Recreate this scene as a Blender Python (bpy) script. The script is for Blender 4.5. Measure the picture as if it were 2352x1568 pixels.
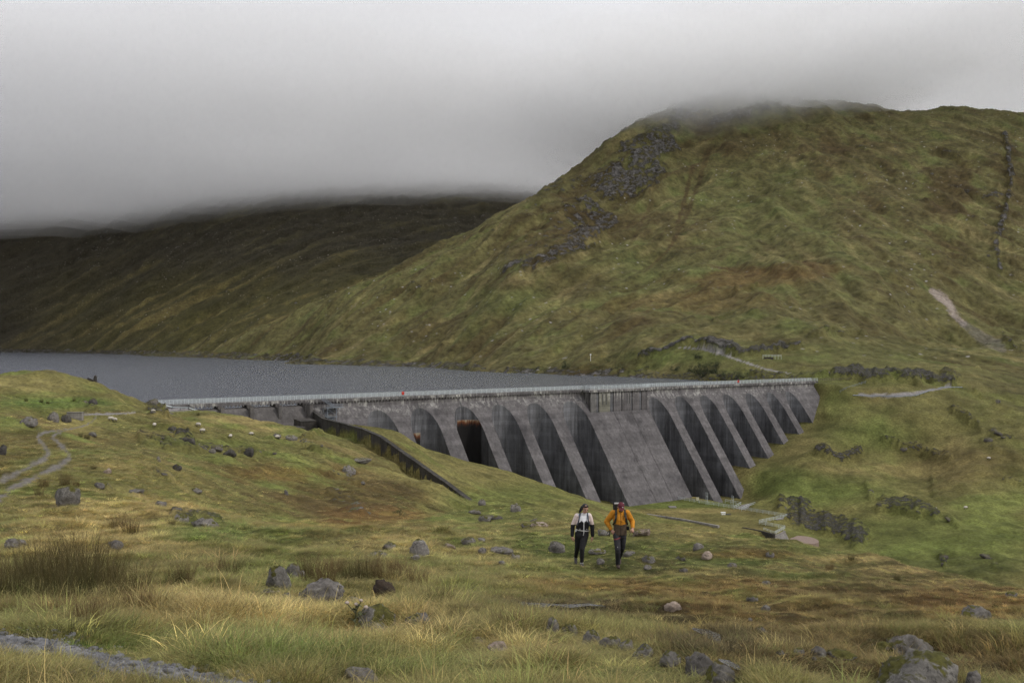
import bpy, bmesh, math, random
import numpy as np
from mathutils import Vector, Matrix

# ------------------------------------------------------------------ scene, camera, sky, sun
scene = bpy.context.scene
for _o in list(bpy.data.objects):
    bpy.data.objects.remove(_o)
COL = scene.collection
F = 2286.7            # focal length (35 mm) in units of a 2352 wide picture
CU, CV = 1176.0, 784.0
cam_data = bpy.data.cameras.new("camera")
cam = bpy.data.objects.new("camera", cam_data)
COL.objects.link(cam)
cam.location = (0, 0, 0)
cam.rotation_euler = (math.radians(90), 0, 0)
cam_data.sensor_width = 36.0
cam_data.lens = 35.0
cam_data.clip_start = 0.1
cam_data.clip_end = 20000
scene.camera = cam
vs = scene.view_settings
vs.view_transform = 'Standard'
vs.look = 'None'
vs.gamma = 1.0
vs.exposure = 0.0
vs.use_curve_mapping = False

TO_SUN = Vector((0.80, -0.30, 0.66)).normalized()
world = bpy.data.worlds.new("World")
scene.world = world
world.use_nodes = True
wn, wl = world.node_tree.nodes, world.node_tree.links
wn.clear()
w_out = wn.new('ShaderNodeOutputWorld')
w_bg = wn.new('ShaderNodeBackground')
w_sky = wn.new('ShaderNodeTexSky')
w_sky.sky_type = 'NISHITA'
w_sky.sun_disc = False
w_sky.sun_elevation = math.asin(TO_SUN.z)
w_sky.sun_rotation = math.atan2(TO_SUN.x, TO_SUN.y)
w_hsv = wn.new('ShaderNodeHueSaturation')
w_hsv.inputs['Saturation'].default_value = 0.16
w_hsv.inputs['Value'].default_value = 1.0
wl.new(w_sky.outputs[0], w_hsv.inputs['Color'])
w_tc = wn.new('ShaderNodeTexCoord')
w_sep = wn.new('ShaderNodeSeparateXYZ')
wl.new(w_tc.outputs['Generated'], w_sep.inputs[0])
w_rmp = wn.new('ShaderNodeValToRGB')       # overcast veil: dimmer towards the horizon
w_rmp.color_ramp.elements[0].position = 0.0
w_rmp.color_ramp.elements[0].color = (6.7, 6.75, 7.05, 1)
w_rmp.color_ramp.elements[1].position = 0.6
w_rmp.color_ramp.elements[1].color = (7.7, 7.7, 7.9, 1)
wl.new(w_sep.outputs['Z'], w_rmp.inputs[0])
w_noi = wn.new('ShaderNodeTexNoise')
w_noi.inputs['Scale'].default_value = 1.7
w_noi.inputs['Detail'].default_value = 3.0
wl.new(w_tc.outputs['Generated'], w_noi.inputs['Vector'])
w_nr = wn.new('ShaderNodeMapRange')
w_nr.inputs['From Min'].default_value = 0.3
w_nr.inputs['From Max'].default_value = 0.7
w_nr.inputs['To Min'].default_value = 0.92
w_nr.inputs['To Max'].default_value = 1.06
wl.new(w_noi.outputs['Fac'], w_nr.inputs['Value'])
w_mul = wn.new('ShaderNodeMixRGB')
w_mul.blend_type = 'MULTIPLY'
w_mul.inputs[0].default_value = 1.0
wl.new(w_rmp.outputs[0], w_mul.inputs[1])
wl.new(w_nr.outputs[0], w_mul.inputs[2])
w_mix = wn.new('ShaderNodeMixRGB')
w_mix.inputs[0].default_value = 0.85
wl.new(w_hsv.outputs[0], w_mix.inputs[1])
wl.new(w_mul.outputs[0], w_mix.inputs[2])
wl.new(w_mix.outputs[0], w_bg.inputs['Color'])
w_bg.inputs['Strength'].default_value = 0.13
wl.new(w_bg.outputs[0], w_out.inputs['Surface'])

sun_d = bpy.data.lights.new("sun", 'SUN')
sun_d.energy = 1.5
sun_d.angle = math.radians(10)
sun_d.color = (1.0, 0.95, 0.87)
sun = bpy.data.objects.new("sun", sun_d)
COL.objects.link(sun)
sun.rotation_euler = (-TO_SUN).to_track_quat('-Z', 'Y').to_euler()
sun.location = (0, 0, 60)

cy = scene.cycles
cy.use_denoising = True
try:
    cy.denoiser = 'OPENIMAGEDENOISE'
    cy.denoising_input_passes = 'RGB_ALBEDO_NORMAL'
    cy.denoising_prefilter = 'FAST'
except Exception:
    pass
cy.max_bounces = 12
cy.diffuse_bounces = 3
cy.glossy_bounces = 3
cy.transmission_bounces = 3
cy.volume_bounces = 8
cy.transparent_max_bounces = 24
cy.sample_clamp_indirect = 4.0
cy.caustics_reflective = False
cy.caustics_refractive = False

rng = np.random.default_rng(7)
random.seed(7)

# ------------------------------------------------------------------ small helpers
def link(name, mesh, mat=None, parent=None, loc=None, smooth=False):
    o = bpy.data.objects.new(name, mesh)
    COL.objects.link(o)
    if mat is not None:
        if mesh is not None and len(mesh.materials) == 0:
            for m in (mat if isinstance(mat, (list, tuple)) else [mat]):
                mesh.materials.append(m)
    if parent is not None:
        o.parent = parent
    if loc is not None:
        o.location = loc
    if smooth and mesh is not None:
        mesh.polygons.foreach_set("use_smooth", np.ones(len(mesh.polygons), dtype=bool))
    return o

def tag(o, label, cat, group=None):
    o['label'] = label
    o['category'] = cat
    if group:
        o['group'] = group
    return o

def kind(o, k):
    o['kind'] = k
    return o

def empty(name, loc=(0, 0, 0), rz=0.0):
    o = bpy.data.objects.new(name, None)
    COL.objects.link(o)
    o.location = loc
    o.rotation_euler = (0, 0, rz)
    o.empty_display_size = 0.3
    return o

def mesh_np(name, verts, faces):
    """verts (n,3), faces (m,k) all of the same k, or a list of arrays of different k"""
    if not isinstance(faces, list):
        faces = [faces]
    faces = [np.asarray(f, dtype=np.int32) for f in faces if len(f)]
    me = bpy.data.meshes.new(name)
    verts = np.asarray(verts, dtype=np.float32)
    me.vertices.add(len(verts))
    me.vertices.foreach_set("co", verts.ravel())
    loops = np.concatenate([f.ravel() for f in faces])
    tot = np.concatenate([np.full(len(f), f.shape[1], dtype=np.int32) for f in faces])
    st = np.concatenate([[0], np.cumsum(tot)[:-1]]).astype(np.int32)
    me.loops.add(len(loops))
    me.loops.foreach_set("vertex_index", loops)
    me.polygons.add(len(tot))
    me.polygons.foreach_set("loop_start", st)
    me.polygons.foreach_set("loop_total", tot)
    me.update(calc_edges=True)
    me.validate()
    return me

class MB:
    """collects boxes, bars, prisms and tubes into one mesh"""
    def __init__(self):
        self.v, self.f = [], []
    def add(self, vs, fs):
        b = len(self.v)
        self.v.extend([tuple(p) for p in vs])
        self.f.extend([tuple(b + i for i in q) for q in fs])
        return self
    def hexa(self, p):
        return self.add(p, [(3, 2, 1, 0), (4, 5, 6, 7), (0, 1, 5, 4), (1, 2, 6, 5), (2, 3, 7, 6), (3, 0, 4, 7)])
    def box(self, x0, x1, y0, y1, z0, z1):
        return self.hexa([(x0, y0, z0), (x1, y0, z0), (x1, y1, z0), (x0, y1, z0),
                          (x0, y0, z1), (x1, y0, z1), (x1, y1, z1), (x0, y1, z1)])
    def tube(self, a, b, r, n=5, r2=None, cap=True):
        a, b = Vector(a), Vector(b)
        d = (b - a)
        if d.length < 1e-6:
            return self
        d.normalize()
        up = Vector((0, 0, 1)) if abs(d.z) < 0.9 else Vector((1, 0, 0))
        s = d.cross(up).normalized()
        t = d.cross(s)
        r2 = r if r2 is None else r2
        vs = []
        for c, rr in ((a, r), (b, r2)):
            for k in range(n):
                an = 2 * math.pi * (k + 0.5) / n
                vs.append(c + (s * math.cos(an) + t * math.sin(an)) * rr)
        fs = [(k, (k + 1) % n, n + (k + 1) % n, n + k) for k in range(n)]
        if cap:
            fs += [tuple(range(n - 1, -1, -1)), tuple(range(n, 2 * n))]
        return self.add(vs, fs)
    def build(self, name, mat=None, parent=None, smooth=False):
        me = bpy.data.meshes.new(name)
        me.from_pydata([tuple(map(float, p)) for p in self.v], [], self.f)
        me.update()
        return link(name, me, mat, parent, smooth=smooth)

# numpy noise ------------------------------------------------------
def _hash(ix, iy, seed):
    h = (ix.astype(np.int64) * 374761393 + iy.astype(np.int64) * 668265263 + seed * 1442695041) & 0xffffffff
    h = ((h ^ (h >> 13)) * 1274126177) & 0xffffffff
    h = h ^ (h >> 16)
    return h
def gnoise(x, y, seed=0):
    ix, iy = np.floor(x), np.floor(y)
    fx, fy = x - ix, y - iy
    ux = fx * fx * fx * (fx * (fx * 6 - 15) + 10)
    uy = fy * fy * fy * (fy * (fy * 6 - 15) + 10)
    def g(dx, dy):
        a = _hash(ix + dx, iy + dy, seed).astype(np.float64) * (2 * math.pi / 4294967296.0)
        return np.cos(a) * (fx - dx) + np.sin(a) * (fy - dy)
    n00, n10, n01, n11 = g(0, 0), g(1, 0), g(0, 1), g(1, 1)
    return 1.5 * ((n00 * (1 - ux) + n10 * ux) * (1 - uy) + (n01 * (1 - ux) + n11 * ux) * uy)
def fbm(x, y, octv=4, seed=0, gain=0.5, lac=2.03):
    s, a, t = 0.0, 1.0, 0.0
    for k in range(octv):
        s = s + a * gnoise(x, y, seed + k * 17)
        t += a
        a *= gain
        x = x * lac + 3.7
        y = y * lac - 1.3
    return s / t
def ridged(x, y, octv=3, seed=0):
    s, a, t = 0.0, 1.0, 0.0
    for k in range(octv):
        s = s + a * (1 - 2 * np.abs(gnoise(x, y, seed + k * 31)))
        t += a
        a *= 0.5
        x = x * 2.1 + 5.1
        y = y * 2.1 + 2.2
    return s / t
def sstep(a, b, x):
    t = np.clip((x - a) / (b - a), 0, 1)
    return t * t * (3 - 2 * t)

# material helpers ---------------------------------------------------
def new_mat(name):
    m = bpy.data.materials.new(name)
    m.use_nodes = True
    nt = m.node_tree
    return m, nt.nodes, nt.links, nt.nodes['Principled BSDF']
def plain(name, col, rough=0.7, metal=0.0, var=0.12, scale=6.0, bump=0.0, coord='Object', spec=0.35):
    m, N, L, P = new_mat(name)
    tc = N.new('ShaderNodeTexCoord')
    no = N.new('ShaderNodeTexNoise')
    no.inputs['Scale'].default_value = scale
    no.inputs['Detail'].default_value = 5
    L.new(tc.outputs[coord], no.inputs['Vector'])
    mr = N.new('ShaderNodeMapRange')
    mr.inputs['From Min'].default_value = 0.3
    mr.inputs['From Max'].default_value = 0.7
    mr.inputs['To Min'].default_value = 1 - var
    mr.inputs['To Max'].default_value = 1 + var
    L.new(no.outputs['Fac'], mr.inputs['Value'])
    mx = N.new('ShaderNodeMixRGB')
    mx.blend_type = 'MULTIPLY'
    mx.inputs[0].default_value = 1
    mx.inputs[1].default_value = (*col, 1)
    L.new(mr.outputs[0], mx.inputs[2])
    L.new(mx.outputs[0], P.inputs['Base Color'])
    P.inputs['Roughness'].default_value = rough
    P.inputs['Metallic'].default_value = metal
    P.inputs['Specular IOR Level'].default_value = spec
    if bump:
        bp = N.new('ShaderNodeBump')
        bp.inputs['Strength'].default_value = bump
        bp.inputs['Distance'].default_value = 0.05
        L.new(no.outputs['Fac'], bp.inputs['Height'])
        L.new(bp.outputs[0], P.inputs['Normal'])
    return m

def pix(u, v, Z):
    """a point of the place: bearing u, slope v (2352 wide picture units), distance Z along the view"""
    return np.array([(u - CU) / F * Z, Z, -(v - CV) / F * Z])
def fpx(x, y):          # full-size photograph pixel -> 2352 units
    return x / 1.08844, y / 1.08844

# ------------------------------------------------------------------ dam frame
DA = np.array([-109.0, 314.0])
DDIR = np.array([0.81, 0.5867]); DDIR /= np.linalg.norm(DDIR)
DNRM = np.array([DDIR[1], -DDIR[0]])      # downstream
SL, ZTOP = 0.735, -21.5                    # batter (run per drop) and where the sloping face starts
WATER = -22.6
def dam_td(x, y):
    dx, dy = x - DA[0], y - DA[1]
    return dx * DDIR[0] + dy * DDIR[1], dx * DNRM[0] + dy * DNRM[1]
def dam_xy(t, d):
    return DA[0] + t * DDIR[0] + d * DNRM[0], DA[1] + t * DDIR[1] + d * DNRM[1]
def on_face(u, v, off=0.0):
    """where the sight line (u,v) meets the sloping downstream face: (t, d, z, Z)"""
    r, s = (u - CU) / F, -(v - CV) / F
    # d = SL*(ZTOP - z), z = s*Y, x = r*Y
    # d = (r*Y-A0)*n0 + (Y-A1)*n1
    a = r * DNRM[0] + DNRM[1] + SL * s
    b = SL * ZTOP + DA[0] * DNRM[0] + DA[1] * DNRM[1] + off
    Y = b / a
    t, d = dam_td(r * Y, Y)
    return t, d, s * Y, Y
# ------------------------------------------------------------------ terrain: control points (bearing u, slope v, distance Z)
_foot_px = [(1002, 1105.5), (1053, 1122), (1132, 1145.6), (1172, 1154), (1248, 1173.8), (1292, 1190), (1367, 1219),
            (1409.7, 1232.6), (1474.6, 1252), (1570, 1262.8), (1737.4, 1243), (1783.7, 1254.8), (1815.6, 1254.8),
            (1853.8, 1246), (1873, 1170), (1892, 1162), (1920.8, 1146.4), (1933.5, 1136.8), (1957.5, 1111),
            (1968.6, 1101.8), (1997, 1085.8), (2010, 1081), (2032.4, 1055.5)]
_ft = [(-14, -20.4), (0, -20.7), (7, -22.5), (15, -29.0), (24, -33.0), (44, -33.0), (50, -30.0), (60, -28.4), (75, -31.0)]
for _p in _foot_px:
    _t, _d, _z, _Z = on_face(*fpx(*_p))
    _ft.append((_t, _z))
_ft += [(322, -28.0), (326, -21.5), (340, -20.0)]
_ft.sort()
FT_T = np.array([p[0] for p in _ft]); FT_Z = np.array([p[1] for p in _ft])
def foot_z(t):
    return np.interp(t, FT_T, FT_Z)

# training wall (its top edge, on a straight plan line)
TW0 = np.array(dam_xy(47.5, 4.0)); TW1 = np.array([-62.0, 325.0]); TW2 = np.array([-10.0, 230.0])
_tw_px = [(775, 1025), (806.6, 1048), (850, 1058.5), (905, 1073.7), (949.5, 1093), (988, 1120.7), (1054.5, 1167.7), (1104, 1202), (1172, 1253)]
TWALL = []
for _p in _tw_px:
    _u, _v = fpx(*_p)
    _r = (_u - CU) / F
    if _p[0] < 807:
        A, B = TW0, TW1
    else:
        A, B = TW1, TW2
    dx, dy = B - A
    k = (_r * A[1] - A[0]) / (dx - _r * dy)
    x, y = A + k * (B - A)
    TWALL.append((x, y, -(_v - CV) / F * y))
TWALL = np.array(TWALL)

CP = []
def cp(*rows):
    for r in rows:
        CP.append(r)
# beyond the bottom of the frame and the near moor
cp((-700, 1960, 3.6), (300, 1960, 3.6), (1200, 1975, 3.6), (2100, 1985, 3.6), (3000, 2000, 3.6))
cp((-600, 1560, 6), (0, 1565, 6.0), (600, 1566, 6.1), (1176, 1568, 6.2), (1700, 1568, 6.6), (2352, 1568, 7.0), (3000, 1570, 7.2))
cp((0, 1460, 8.6), (300, 1490, 8.2), (700, 1470, 9.2), (1200, 1480, 9.0), (1700, 1470, 9.8), (2140, 1480, 10.0), (2700, 1480, 10))
cp((-400, 1380, 13.5), (150, 1385, 14.5), (530, 1345, 17.5), (735, 1380, 15.8), (860, 1440, 11.8), (1100, 1390, 14.5), (1400, 1395, 14.8), (1800, 1400, 14.5), (2300, 1405, 14.5))
cp((0, 1250, 27), (300, 1230, 31), (150, 1152, 50), (0, 1180, 43), (-300, 1180, 40), (420, 1250, 28), (480, 1196, 37), (420, 1188, 41),
   (560, 1262, 28), (640, 1280, 26), (750, 1290, 25.5), (960, 1270, 29.5), (1100, 1300, 27), (1440, 1302, 27.6), (1600, 1303, 27.6), (1850, 1310, 27), (2200, 1370, 20), (2352, 1380, 19))
cp((1180, 1245, 42), (1400, 1245, 45), (1350, 1205, 75), (1250, 1200, 88), (1480, 1216, 62), (1600, 1216, 70), (1620, 1238, 50), (1750, 1244, 64), (1830, 1260, 60), (1950, 1281, 58), (2060, 1306, 54), (2200, 1338, 49),
   (2352, 1372, 44), (2600, 1420, 42), (3000, 1500, 40), (2000, 1330, 32), (1800, 1270, 42), (2250, 1355, 36))
# left bank, track, knolls
cp((0, 1140, 52), (0, 1106, 62), (140, 1030, 88), (105, 1010, 103), (155, 984, 150), (210, 968, 185), (262, 950, 218), (170, 951, 222), (-250, 1060, 75), (0, 1040, 78),
   (40, 960, 118), (-200, 940, 120), (0, 925, 140), (70, 935, 160), (100, 948, 205), (200, 945, 225), (100, 915, 238), (0, 895, 235), (-250, 900, 235), (100, 850, 270), (0, 862, 268), (-250, 872, 265), (50, 858, 269), (170, 862, 272),
   (218, 877, 280), (265, 896, 285), (310, 912, 295), (345, 935, 300), (400, 938, 302), (430, 942, 296),
   (100, 950, 340), (0, 950, 340), (-300, 950, 338), (200, 955, 340), (250, 955, 338), (-700, 920, 300), (-700, 960, 340))
cp((350, 1060, 85), (300, 1080, 72), (240, 1010, 125), (350, 1000, 160), (270, 963, 205), (400, 975, 200), (460, 985, 200), (530, 1000, 205), (350, 948, 270), (450, 950, 280), (500, 962, 262), (560, 981, 250),
   (600, 997, 244), (640, 1009, 240), (330, 1130, 68), (440, 1130, 80), (420, 1080, 110), (480, 1040, 160), (600, 1050, 185))
cp((620, 1120, 140), (560, 1180, 88), (700, 1100, 165), (800, 1080, 200), (700, 1020, 225), (720, 1001, 258), (680, 994, 272), (780, 1010, 262), (850, 1040, 245), (930, 1080, 228),
   (700, 1180, 110), (650, 1230, 62), (850, 1220, 85), (800, 1160, 130), (950, 1160, 160), (1000, 1180, 150), (1020, 1130, 200), (1060, 1185, 190), (950, 1230, 65), (1080, 1220, 85))
# bank between the training wall and the dam
for x, y, z in TWALL[2:]:
    cp((CU + x / y * F, CV - (z - 0.3) / y * F, y))
cp((1180, 1150, 250), (1100, 1120, 285), (1020, 1065, 315), (1250, 1165, 265), (1330, 1178, 250), (1150, 1178, 190), (1250, 1190, 150), (1300, 1192, 140), (1180, 1172, 205), (1380, 1175, 290))
cp((1320, 1240, 200), (1500, 1330, 150), (1500, 1300, 220))
# dam foot and platform at -64
for t in np.arange(78, 325, 8.0):
    zf = float(foot_z(t)); d = SL * (ZTOP - zf)
    for dd in (-2.0, d + 1.0):
        x, y = dam_xy(t, dd)
        cp((CU + x / y * F, CV - zf / y * F, y))
for u, Z in ((1440, 385), (1530, 380), (1640, 372), (1560, 355), (1700, 350), (1640, 340), (1740, 342)):
    cp((u, CV + 64.0 / Z * F, Z))
for u, Z in ():
    cp((u, CV + 64.0 / Z * F, Z))
# gorge floor, hidden behind the near brow
for u, Z, zz_ in ((1720, 322, -67.5), (1780, 322, -71), (1840, 324, -71), (1880, 335, -70), (1700, 300, -70)):
    cp((u, CV - zz_ / Z * F, Z))
cp((1600, 1420, 230), (1700, 1440, 200), (1830, 1400, 200), (1830, 1380, 140), (2000, 1440, 200), (2350, 1560, 180), (2100, 1420, 130), (2352, 1500, 110), (2900, 1700, 160), (1650, 1310, 130), (1950, 1370, 270), (2200, 1420, 240), (1840, 1290, 300))
# far bank of the gorge
cp((1900, 1262, 328), (1990, 1262, 322), (2060, 1296, 296), (2200, 1330, 280), (2352, 1372, 262), (2800, 1420, 250))
cp((1780, 1182, 369), (1800, 1142, 398), (1760, 1112, 415), (1900, 1150, 392), (1990, 1230, 345), (1900, 1200, 372), (1830, 1190, 379), (1846, 1241, 341), (1830, 1075, 422), (2000, 1086, 415), (2200, 1098, 402), (2352, 1140, 380), (2700, 1180, 370), (2000, 1190, 362), (2200, 1200, 345),
   (2352, 1240, 320), (2200, 1280, 305), (2100, 1290, 305), (2352, 1330, 275), (1880, 1050, 430), (1960, 1060, 440), (2100, 1070, 440))
cp((1900, 1000, 455), (1950, 965, 470), (2100, 985, 462), (2352, 995, 440), (2200, 1045, 432), (1940, 905, 500), (2000, 907, 492), (2090, 907, 490), (2180, 890, 508), (2250, 890, 515), (2352, 935, 480), (1900, 872, 512), (2000, 872, 516), (2100, 876, 518),
   (2180, 880, 525), (2700, 960, 470), (1900, 862, 530), (2050, 862, 540), (2200, 855, 555), (2352, 885, 560), (2600, 870, 600))
# the big hill
cp((2352, 780, 800), (2352, 700, 950), (2352, 600, 1090), (2352, 500, 1220), (2352, 400, 1390), (2352, 310, 1580), (2352, 263, 1720), (2180, 255, 1735), (2020, 246, 1745), (2800, 280, 1750), (2800, 500, 1250), (2800, 780, 820))
cp((2100, 800, 720), (2100, 700, 860), (2100, 600, 1020), (2100, 500, 1180), (2100, 380, 1400))
cp((1900, 825, 600), (1900, 750, 700), (1880, 660, 830), (1850, 612, 910), (1850, 575, 1010), (1900, 450, 1250), (1900, 340, 1470), (1900, 240, 1740), (1780, 224, 1800), (1700, 216, 1800), (1620, 224, 1770), (1540, 244, 1720), (1470, 279, 1660), (1400, 322, 1590), (1290, 412, 1490), (1170, 482, 1390),
   (1010, 576, 1290), (914, 627, 1260), (840, 664, 1260), (762, 698, 1285), (690, 729, 1330), (610, 759, 1400), (530, 784, 1490), (457, 802, 1590), (390, 818, 1660),
   (700, 828.5, 1165), (550, 822, 1350), (430, 818, 1530), (640, 850, 1000), (500, 842, 1250), (350, 834, 1450), (760, 766, 1140), (620, 797, 1280), (880, 720, 1110), (250, 834, 1700), (400, 850, 1900))
cp((820, 815, 1000), (1000, 838, 880), (1000, 780, 950), (1000, 700, 1050), (1100, 620, 1130), (1200, 590, 1080), (1200, 700, 900), (1200, 800, 770), (1280, 858, 705), (1400, 560, 1190), (1400, 460, 1350), (1290, 500, 1260), (1400, 700, 850), (1400, 800, 705),
   (1600, 700, 810), (1600, 560, 1090), (1600, 420, 1390), (1600, 300, 1600), (1600, 770, 690), (1480, 640, 960), (1750, 760, 690), (1750, 650, 860), (1750, 560, 1060))
cp((1330, 832, 690), (1440, 817, 672), (1560, 798, 648), (1620, 802, 630), (1690, 824, 600), (1760, 848, 570), (1830, 863, 545), (1500, 868, 628), (1400, 862, 668), (1600, 868, 600), (1550, 840, 628), (1680, 862, 570), (1750, 866, 552), (1460, 850, 650),
   (1850, 815, 610), (1700, 800, 640))
cp((1500, 905, 560), (1400, 900, 560), (1650, 890, 545))
# behind the ridge
cp((700, 850, 1800), (850, 800, 1800), (1010, 760, 1850), (1170, 720, 1900), (1300, 680, 2100), (1500, 500, 2250), (1750, 420, 2400), (2100, 450, 2400), (2352, 460, 2400), (3000, 480, 2400), (1000, 850, 2400), (600, 900, 2400), (-700, 870, 2400), (0, 880, 1300), (300, 880, 1300))
# reservoir bed
cp((-700, 980, 420), (-300, 980, 430), (0, 990, 440), (300, 990, 430), (520, 985, 420), (700, 985, 430), (900, 975, 450), (1100, 970, 480), (1300, 950, 520), (500, 930, 700), (800, 920, 700), (1000, 915, 720), (300, 910, 900), (600, 900, 950), (-500, 920, 900))
CP = np.array(CP, dtype=np.float64)

ML = np.array([(0, 808, 2144), (200, 810.5, 1942), (400, 816, 1608), (550, 822.5, 1354), (700, 829, 1160), (-500, 806, 2350), (-1000, 806, 2400),
      (0, 830, 1900), (300, 850, 1400), (550, 870, 1150), (-700, 830, 1900),
      (0, 700, 2420), (0, 600, 2700), (0, 505, 3000), (-600, 700, 2500), (-600, 500, 3100), (-1100, 560, 3000), (250, 690, 2200), (250, 600, 2500), (250, 480, 2900), (450, 455, 2780), (450, 600, 2250), (450, 700, 1950), (450, 770, 1700),
      (700, 600, 1960), (700, 700, 1600), (700, 770, 1330), (700, 460, 2550), (900, 455, 2500), (900, 600, 1850), (900, 680, 1560), (850, 760, 1350), (1150, 486, 2350), (1100, 560, 2050), (1020, 600, 1800), (1300, 490, 2450), (1500, 500, 2600), (1300, 620, 2000),
      (0, 400, 3500), (450, 360, 3250), (900, 370, 3100), (1200, 410, 3000), (-600, 400, 3600), (1600, 450, 3200), (0, 500, 4400), (900, 500, 4400), (1800, 560, 4400), (-900, 520, 4400)], dtype=np.float64)

class RBF:
    def __init__(self, pts, c=0.05, ku=2.2, kz=1.0):
        self.ku, self.kz, self.c = ku, kz, c
        self.a = np.stack([(pts[:, 0] - CU) / F * ku, np.log(pts[:, 2]) * kz], 1)
        s = -(pts[:, 1] - CV) / F
        self.n = len(pts)
        D = np.sqrt(((self.a[:, None] - self.a[None]) ** 2).sum(-1) + c * c)
        Pm = np.concatenate([np.ones((self.n, 1)), self.a], 1)
        M = np.zeros((self.n + 3, self.n + 3))
        M[:self.n, :self.n] = D - np.eye(self.n) * 0.004
        M[:self.n, self.n:] = Pm
        M[self.n:, :self.n] = Pm.T
        self.w = np.linalg.solve(M, np.concatenate([s, np.zeros(3)]))
    def __call__(self, x, y):
        x = np.asarray(x, float); y = np.asarray(y, float)
        sh = x.shape
        x, y = x.ravel(), y.ravel()
        out = np.empty(len(x))
        for i in range(0, len(x), 60000):
            xs, ys = x[i:i + 60000], y[i:i + 60000]
            a = (xs / ys * self.ku).astype(np.float32); b = (np.log(ys) * self.kz).astype(np.float32)
            acc = (self.w[self.n] + self.w[self.n + 1] * a + self.w[self.n + 2] * b).astype(np.float64)
            for j in range(self.n):
                da = a - np.float32(self.a[j, 0]); db = b - np.float32(self.a[j, 1])
                acc += self.w[j] * np.sqrt(da * da + db * db + np.float32(self.c ** 2))
            out[i:i + 60000] = acc * ys
        return out.reshape(sh)
RB, RM = RBF(CP), RBF(ML)

def seg_dist(x, y, pts):
    """distance to a plan polyline, side (+ = right of the direction of travel), parameter along it"""
    best = np.full(x.shape, 1e9); side = np.zeros(x.shape); par = np.zeros(x.shape)
    acc = 0.0
    for (ax, ay), (bx, by) in zip(pts[:-1], pts[1:]):
        dx, dy = bx - ax, by - ay
        L2 = dx * dx + dy * dy
        k = np.clip(((x - ax) * dx + (y - ay) * dy) / L2, 0, 1)
        d = np.hypot(x - ax - k * dx, y - ay - k * dy)
        c = dx * (y - ay) - dy * (x - ax)
        m = d < best
        best = np.where(m, d, best); side = np.where(m, -np.sign(c), side); par = np.where(m, acc + k * math.sqrt(L2), par)
        acc += math.sqrt(L2)
    return best, side, par

PLAT = [(28, 389), (62, 407), (70, 404), (101, 363), (89.5, 351.5), (92, 340), (88, 334), (72, 344)]
def in_platform(x, y):
    d, _, _ = seg_dist(x, y, PLAT + PLAT[:1])
    ins = np.zeros(x.shape, bool)
    for (ax, ay), (bx, by) in zip(PLAT, PLAT[1:] + PLAT[:1]):
        c = ((ay > y) != (by > y)) & (x < (bx - ax) * (y - ay) / (by - ay + 1e-9) + ax)
        ins ^= c
    return ins, d

def mtn_noise(x, y, Z):
    """fall-line ridges of the far slopes"""
    u = x / y * F + CU
    w1 = sstep(1900, 1500, u); w3 = sstep(1900, 2250, u); w2 = 1 - w1 - w3
    out = 0
    for w, (ex, ey), sd in ((w1, (-0.66, -0.75), 3), (w2, (0.05, -1.0), 9), (w3, (0.5, -0.86), 15)):
        p = x * ex + y * ey; q = -x * ey + y * ex
        out = out + w * (13.0 * ridged(q / 75 + 0.25 * gnoise(p / 160, q / 160, sd), p / 420, 3, sd) + 15.0 * (ridged(q / 210 + .3 * gnoise(p / 300, q / 300, sd + 2), p / 900, 2, sd + 8) - .2) + 2.4 * ridged(q / 19, p / 90, 2, sd + 5))
    return out - 11.0

def terrain(x, y):
    x = np.asarray(x, float); y = np.asarray(y, float)
    z = RB(x, y)
    t, d = dam_td(x, y)
    zf = foot_z(t); dfoot = np.maximum(SL * (ZTOP - zf), 3.0)
    # ground at the foot of the dam
    wt = sstep(-26, -8, t) * sstep(352, 326, t)
    w = wt * sstep(dfoot + 26, dfoot + 3, d) * sstep(-9, -3, d)
    lev = np.where(t > 62, 1.0, 0.35)
    z = z * (1 - w * lev) + zf * w * lev
    inside = sstep(-6, 4, t) * sstep(330, 321, t)
    wu = inside * sstep(-3.0, -8.0, d) * sstep(-120, -60, d)
    z = np.where(wu > 0, np.minimum(z, z * (1 - wu) + wu * -36.0), z)
    # lower ground left of the training wall
    ds, sd, par = seg_dist(x, y, TWALL[:, :2])
    L = 155.0
    k = sstep(26, 0.3, ds) * (sd > 0) * sstep(0, 12, par) * sstep(L * 0.83, L * 0.70, par)
    z = z - 4.0 * k * sstep(-2, 6, d)
    inp, dp = in_platform(x, y)
    wp_ = np.where(inp, 1.0, sstep(2.2, 0.3, dp))
    z = z * (1 - wp_) - 64.12 * wp_
    # hummocks
    damp = 1 - 0.85 * np.clip(w + wu, 0, 1)
    plat = np.exp(-(((x - 105) / 45) ** 2 + ((y - 352) / 34) ** 2) ** 2)
    damp = damp * (1 - 0.9 * plat) * (1 - 0.95 * wp_)
    n = 0.0
    near = sstep(95, 30, y)
    n = n + near * sstep(3, 9, y) * (0.12 * fbm(x / 0.8, y / 0.8, 3, 1) + 0.32 * fbm(x / 2.6, y / 2.6, 3, 2))
    n = n + sstep(14, 45, y) * sstep(420, 200, y) * (0.75 * fbm(x / 7, y / 7, 3, 4) + 0.30 * fbm(x / 1.9, y / 1.9, 2, 5))
    n = n + sstep(70, 200, y) * sstep(900, 560, y) * (2.0 * fbm(x / 26, y / 26, 4, 6) + 0.8 * gnoise(x / 5, y / 5, 8))
    shore = sstep(WATER - 3, WATER + 14, z)
    n = n + sstep(560, 800, y) * shore * (mtn_noise(x, y, y) + 8 * fbm(x / 60, y / 60, 4, 12) + 2.4 * fbm(x / 13, y / 13, 3, 13))
    return z + n * damp

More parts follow.
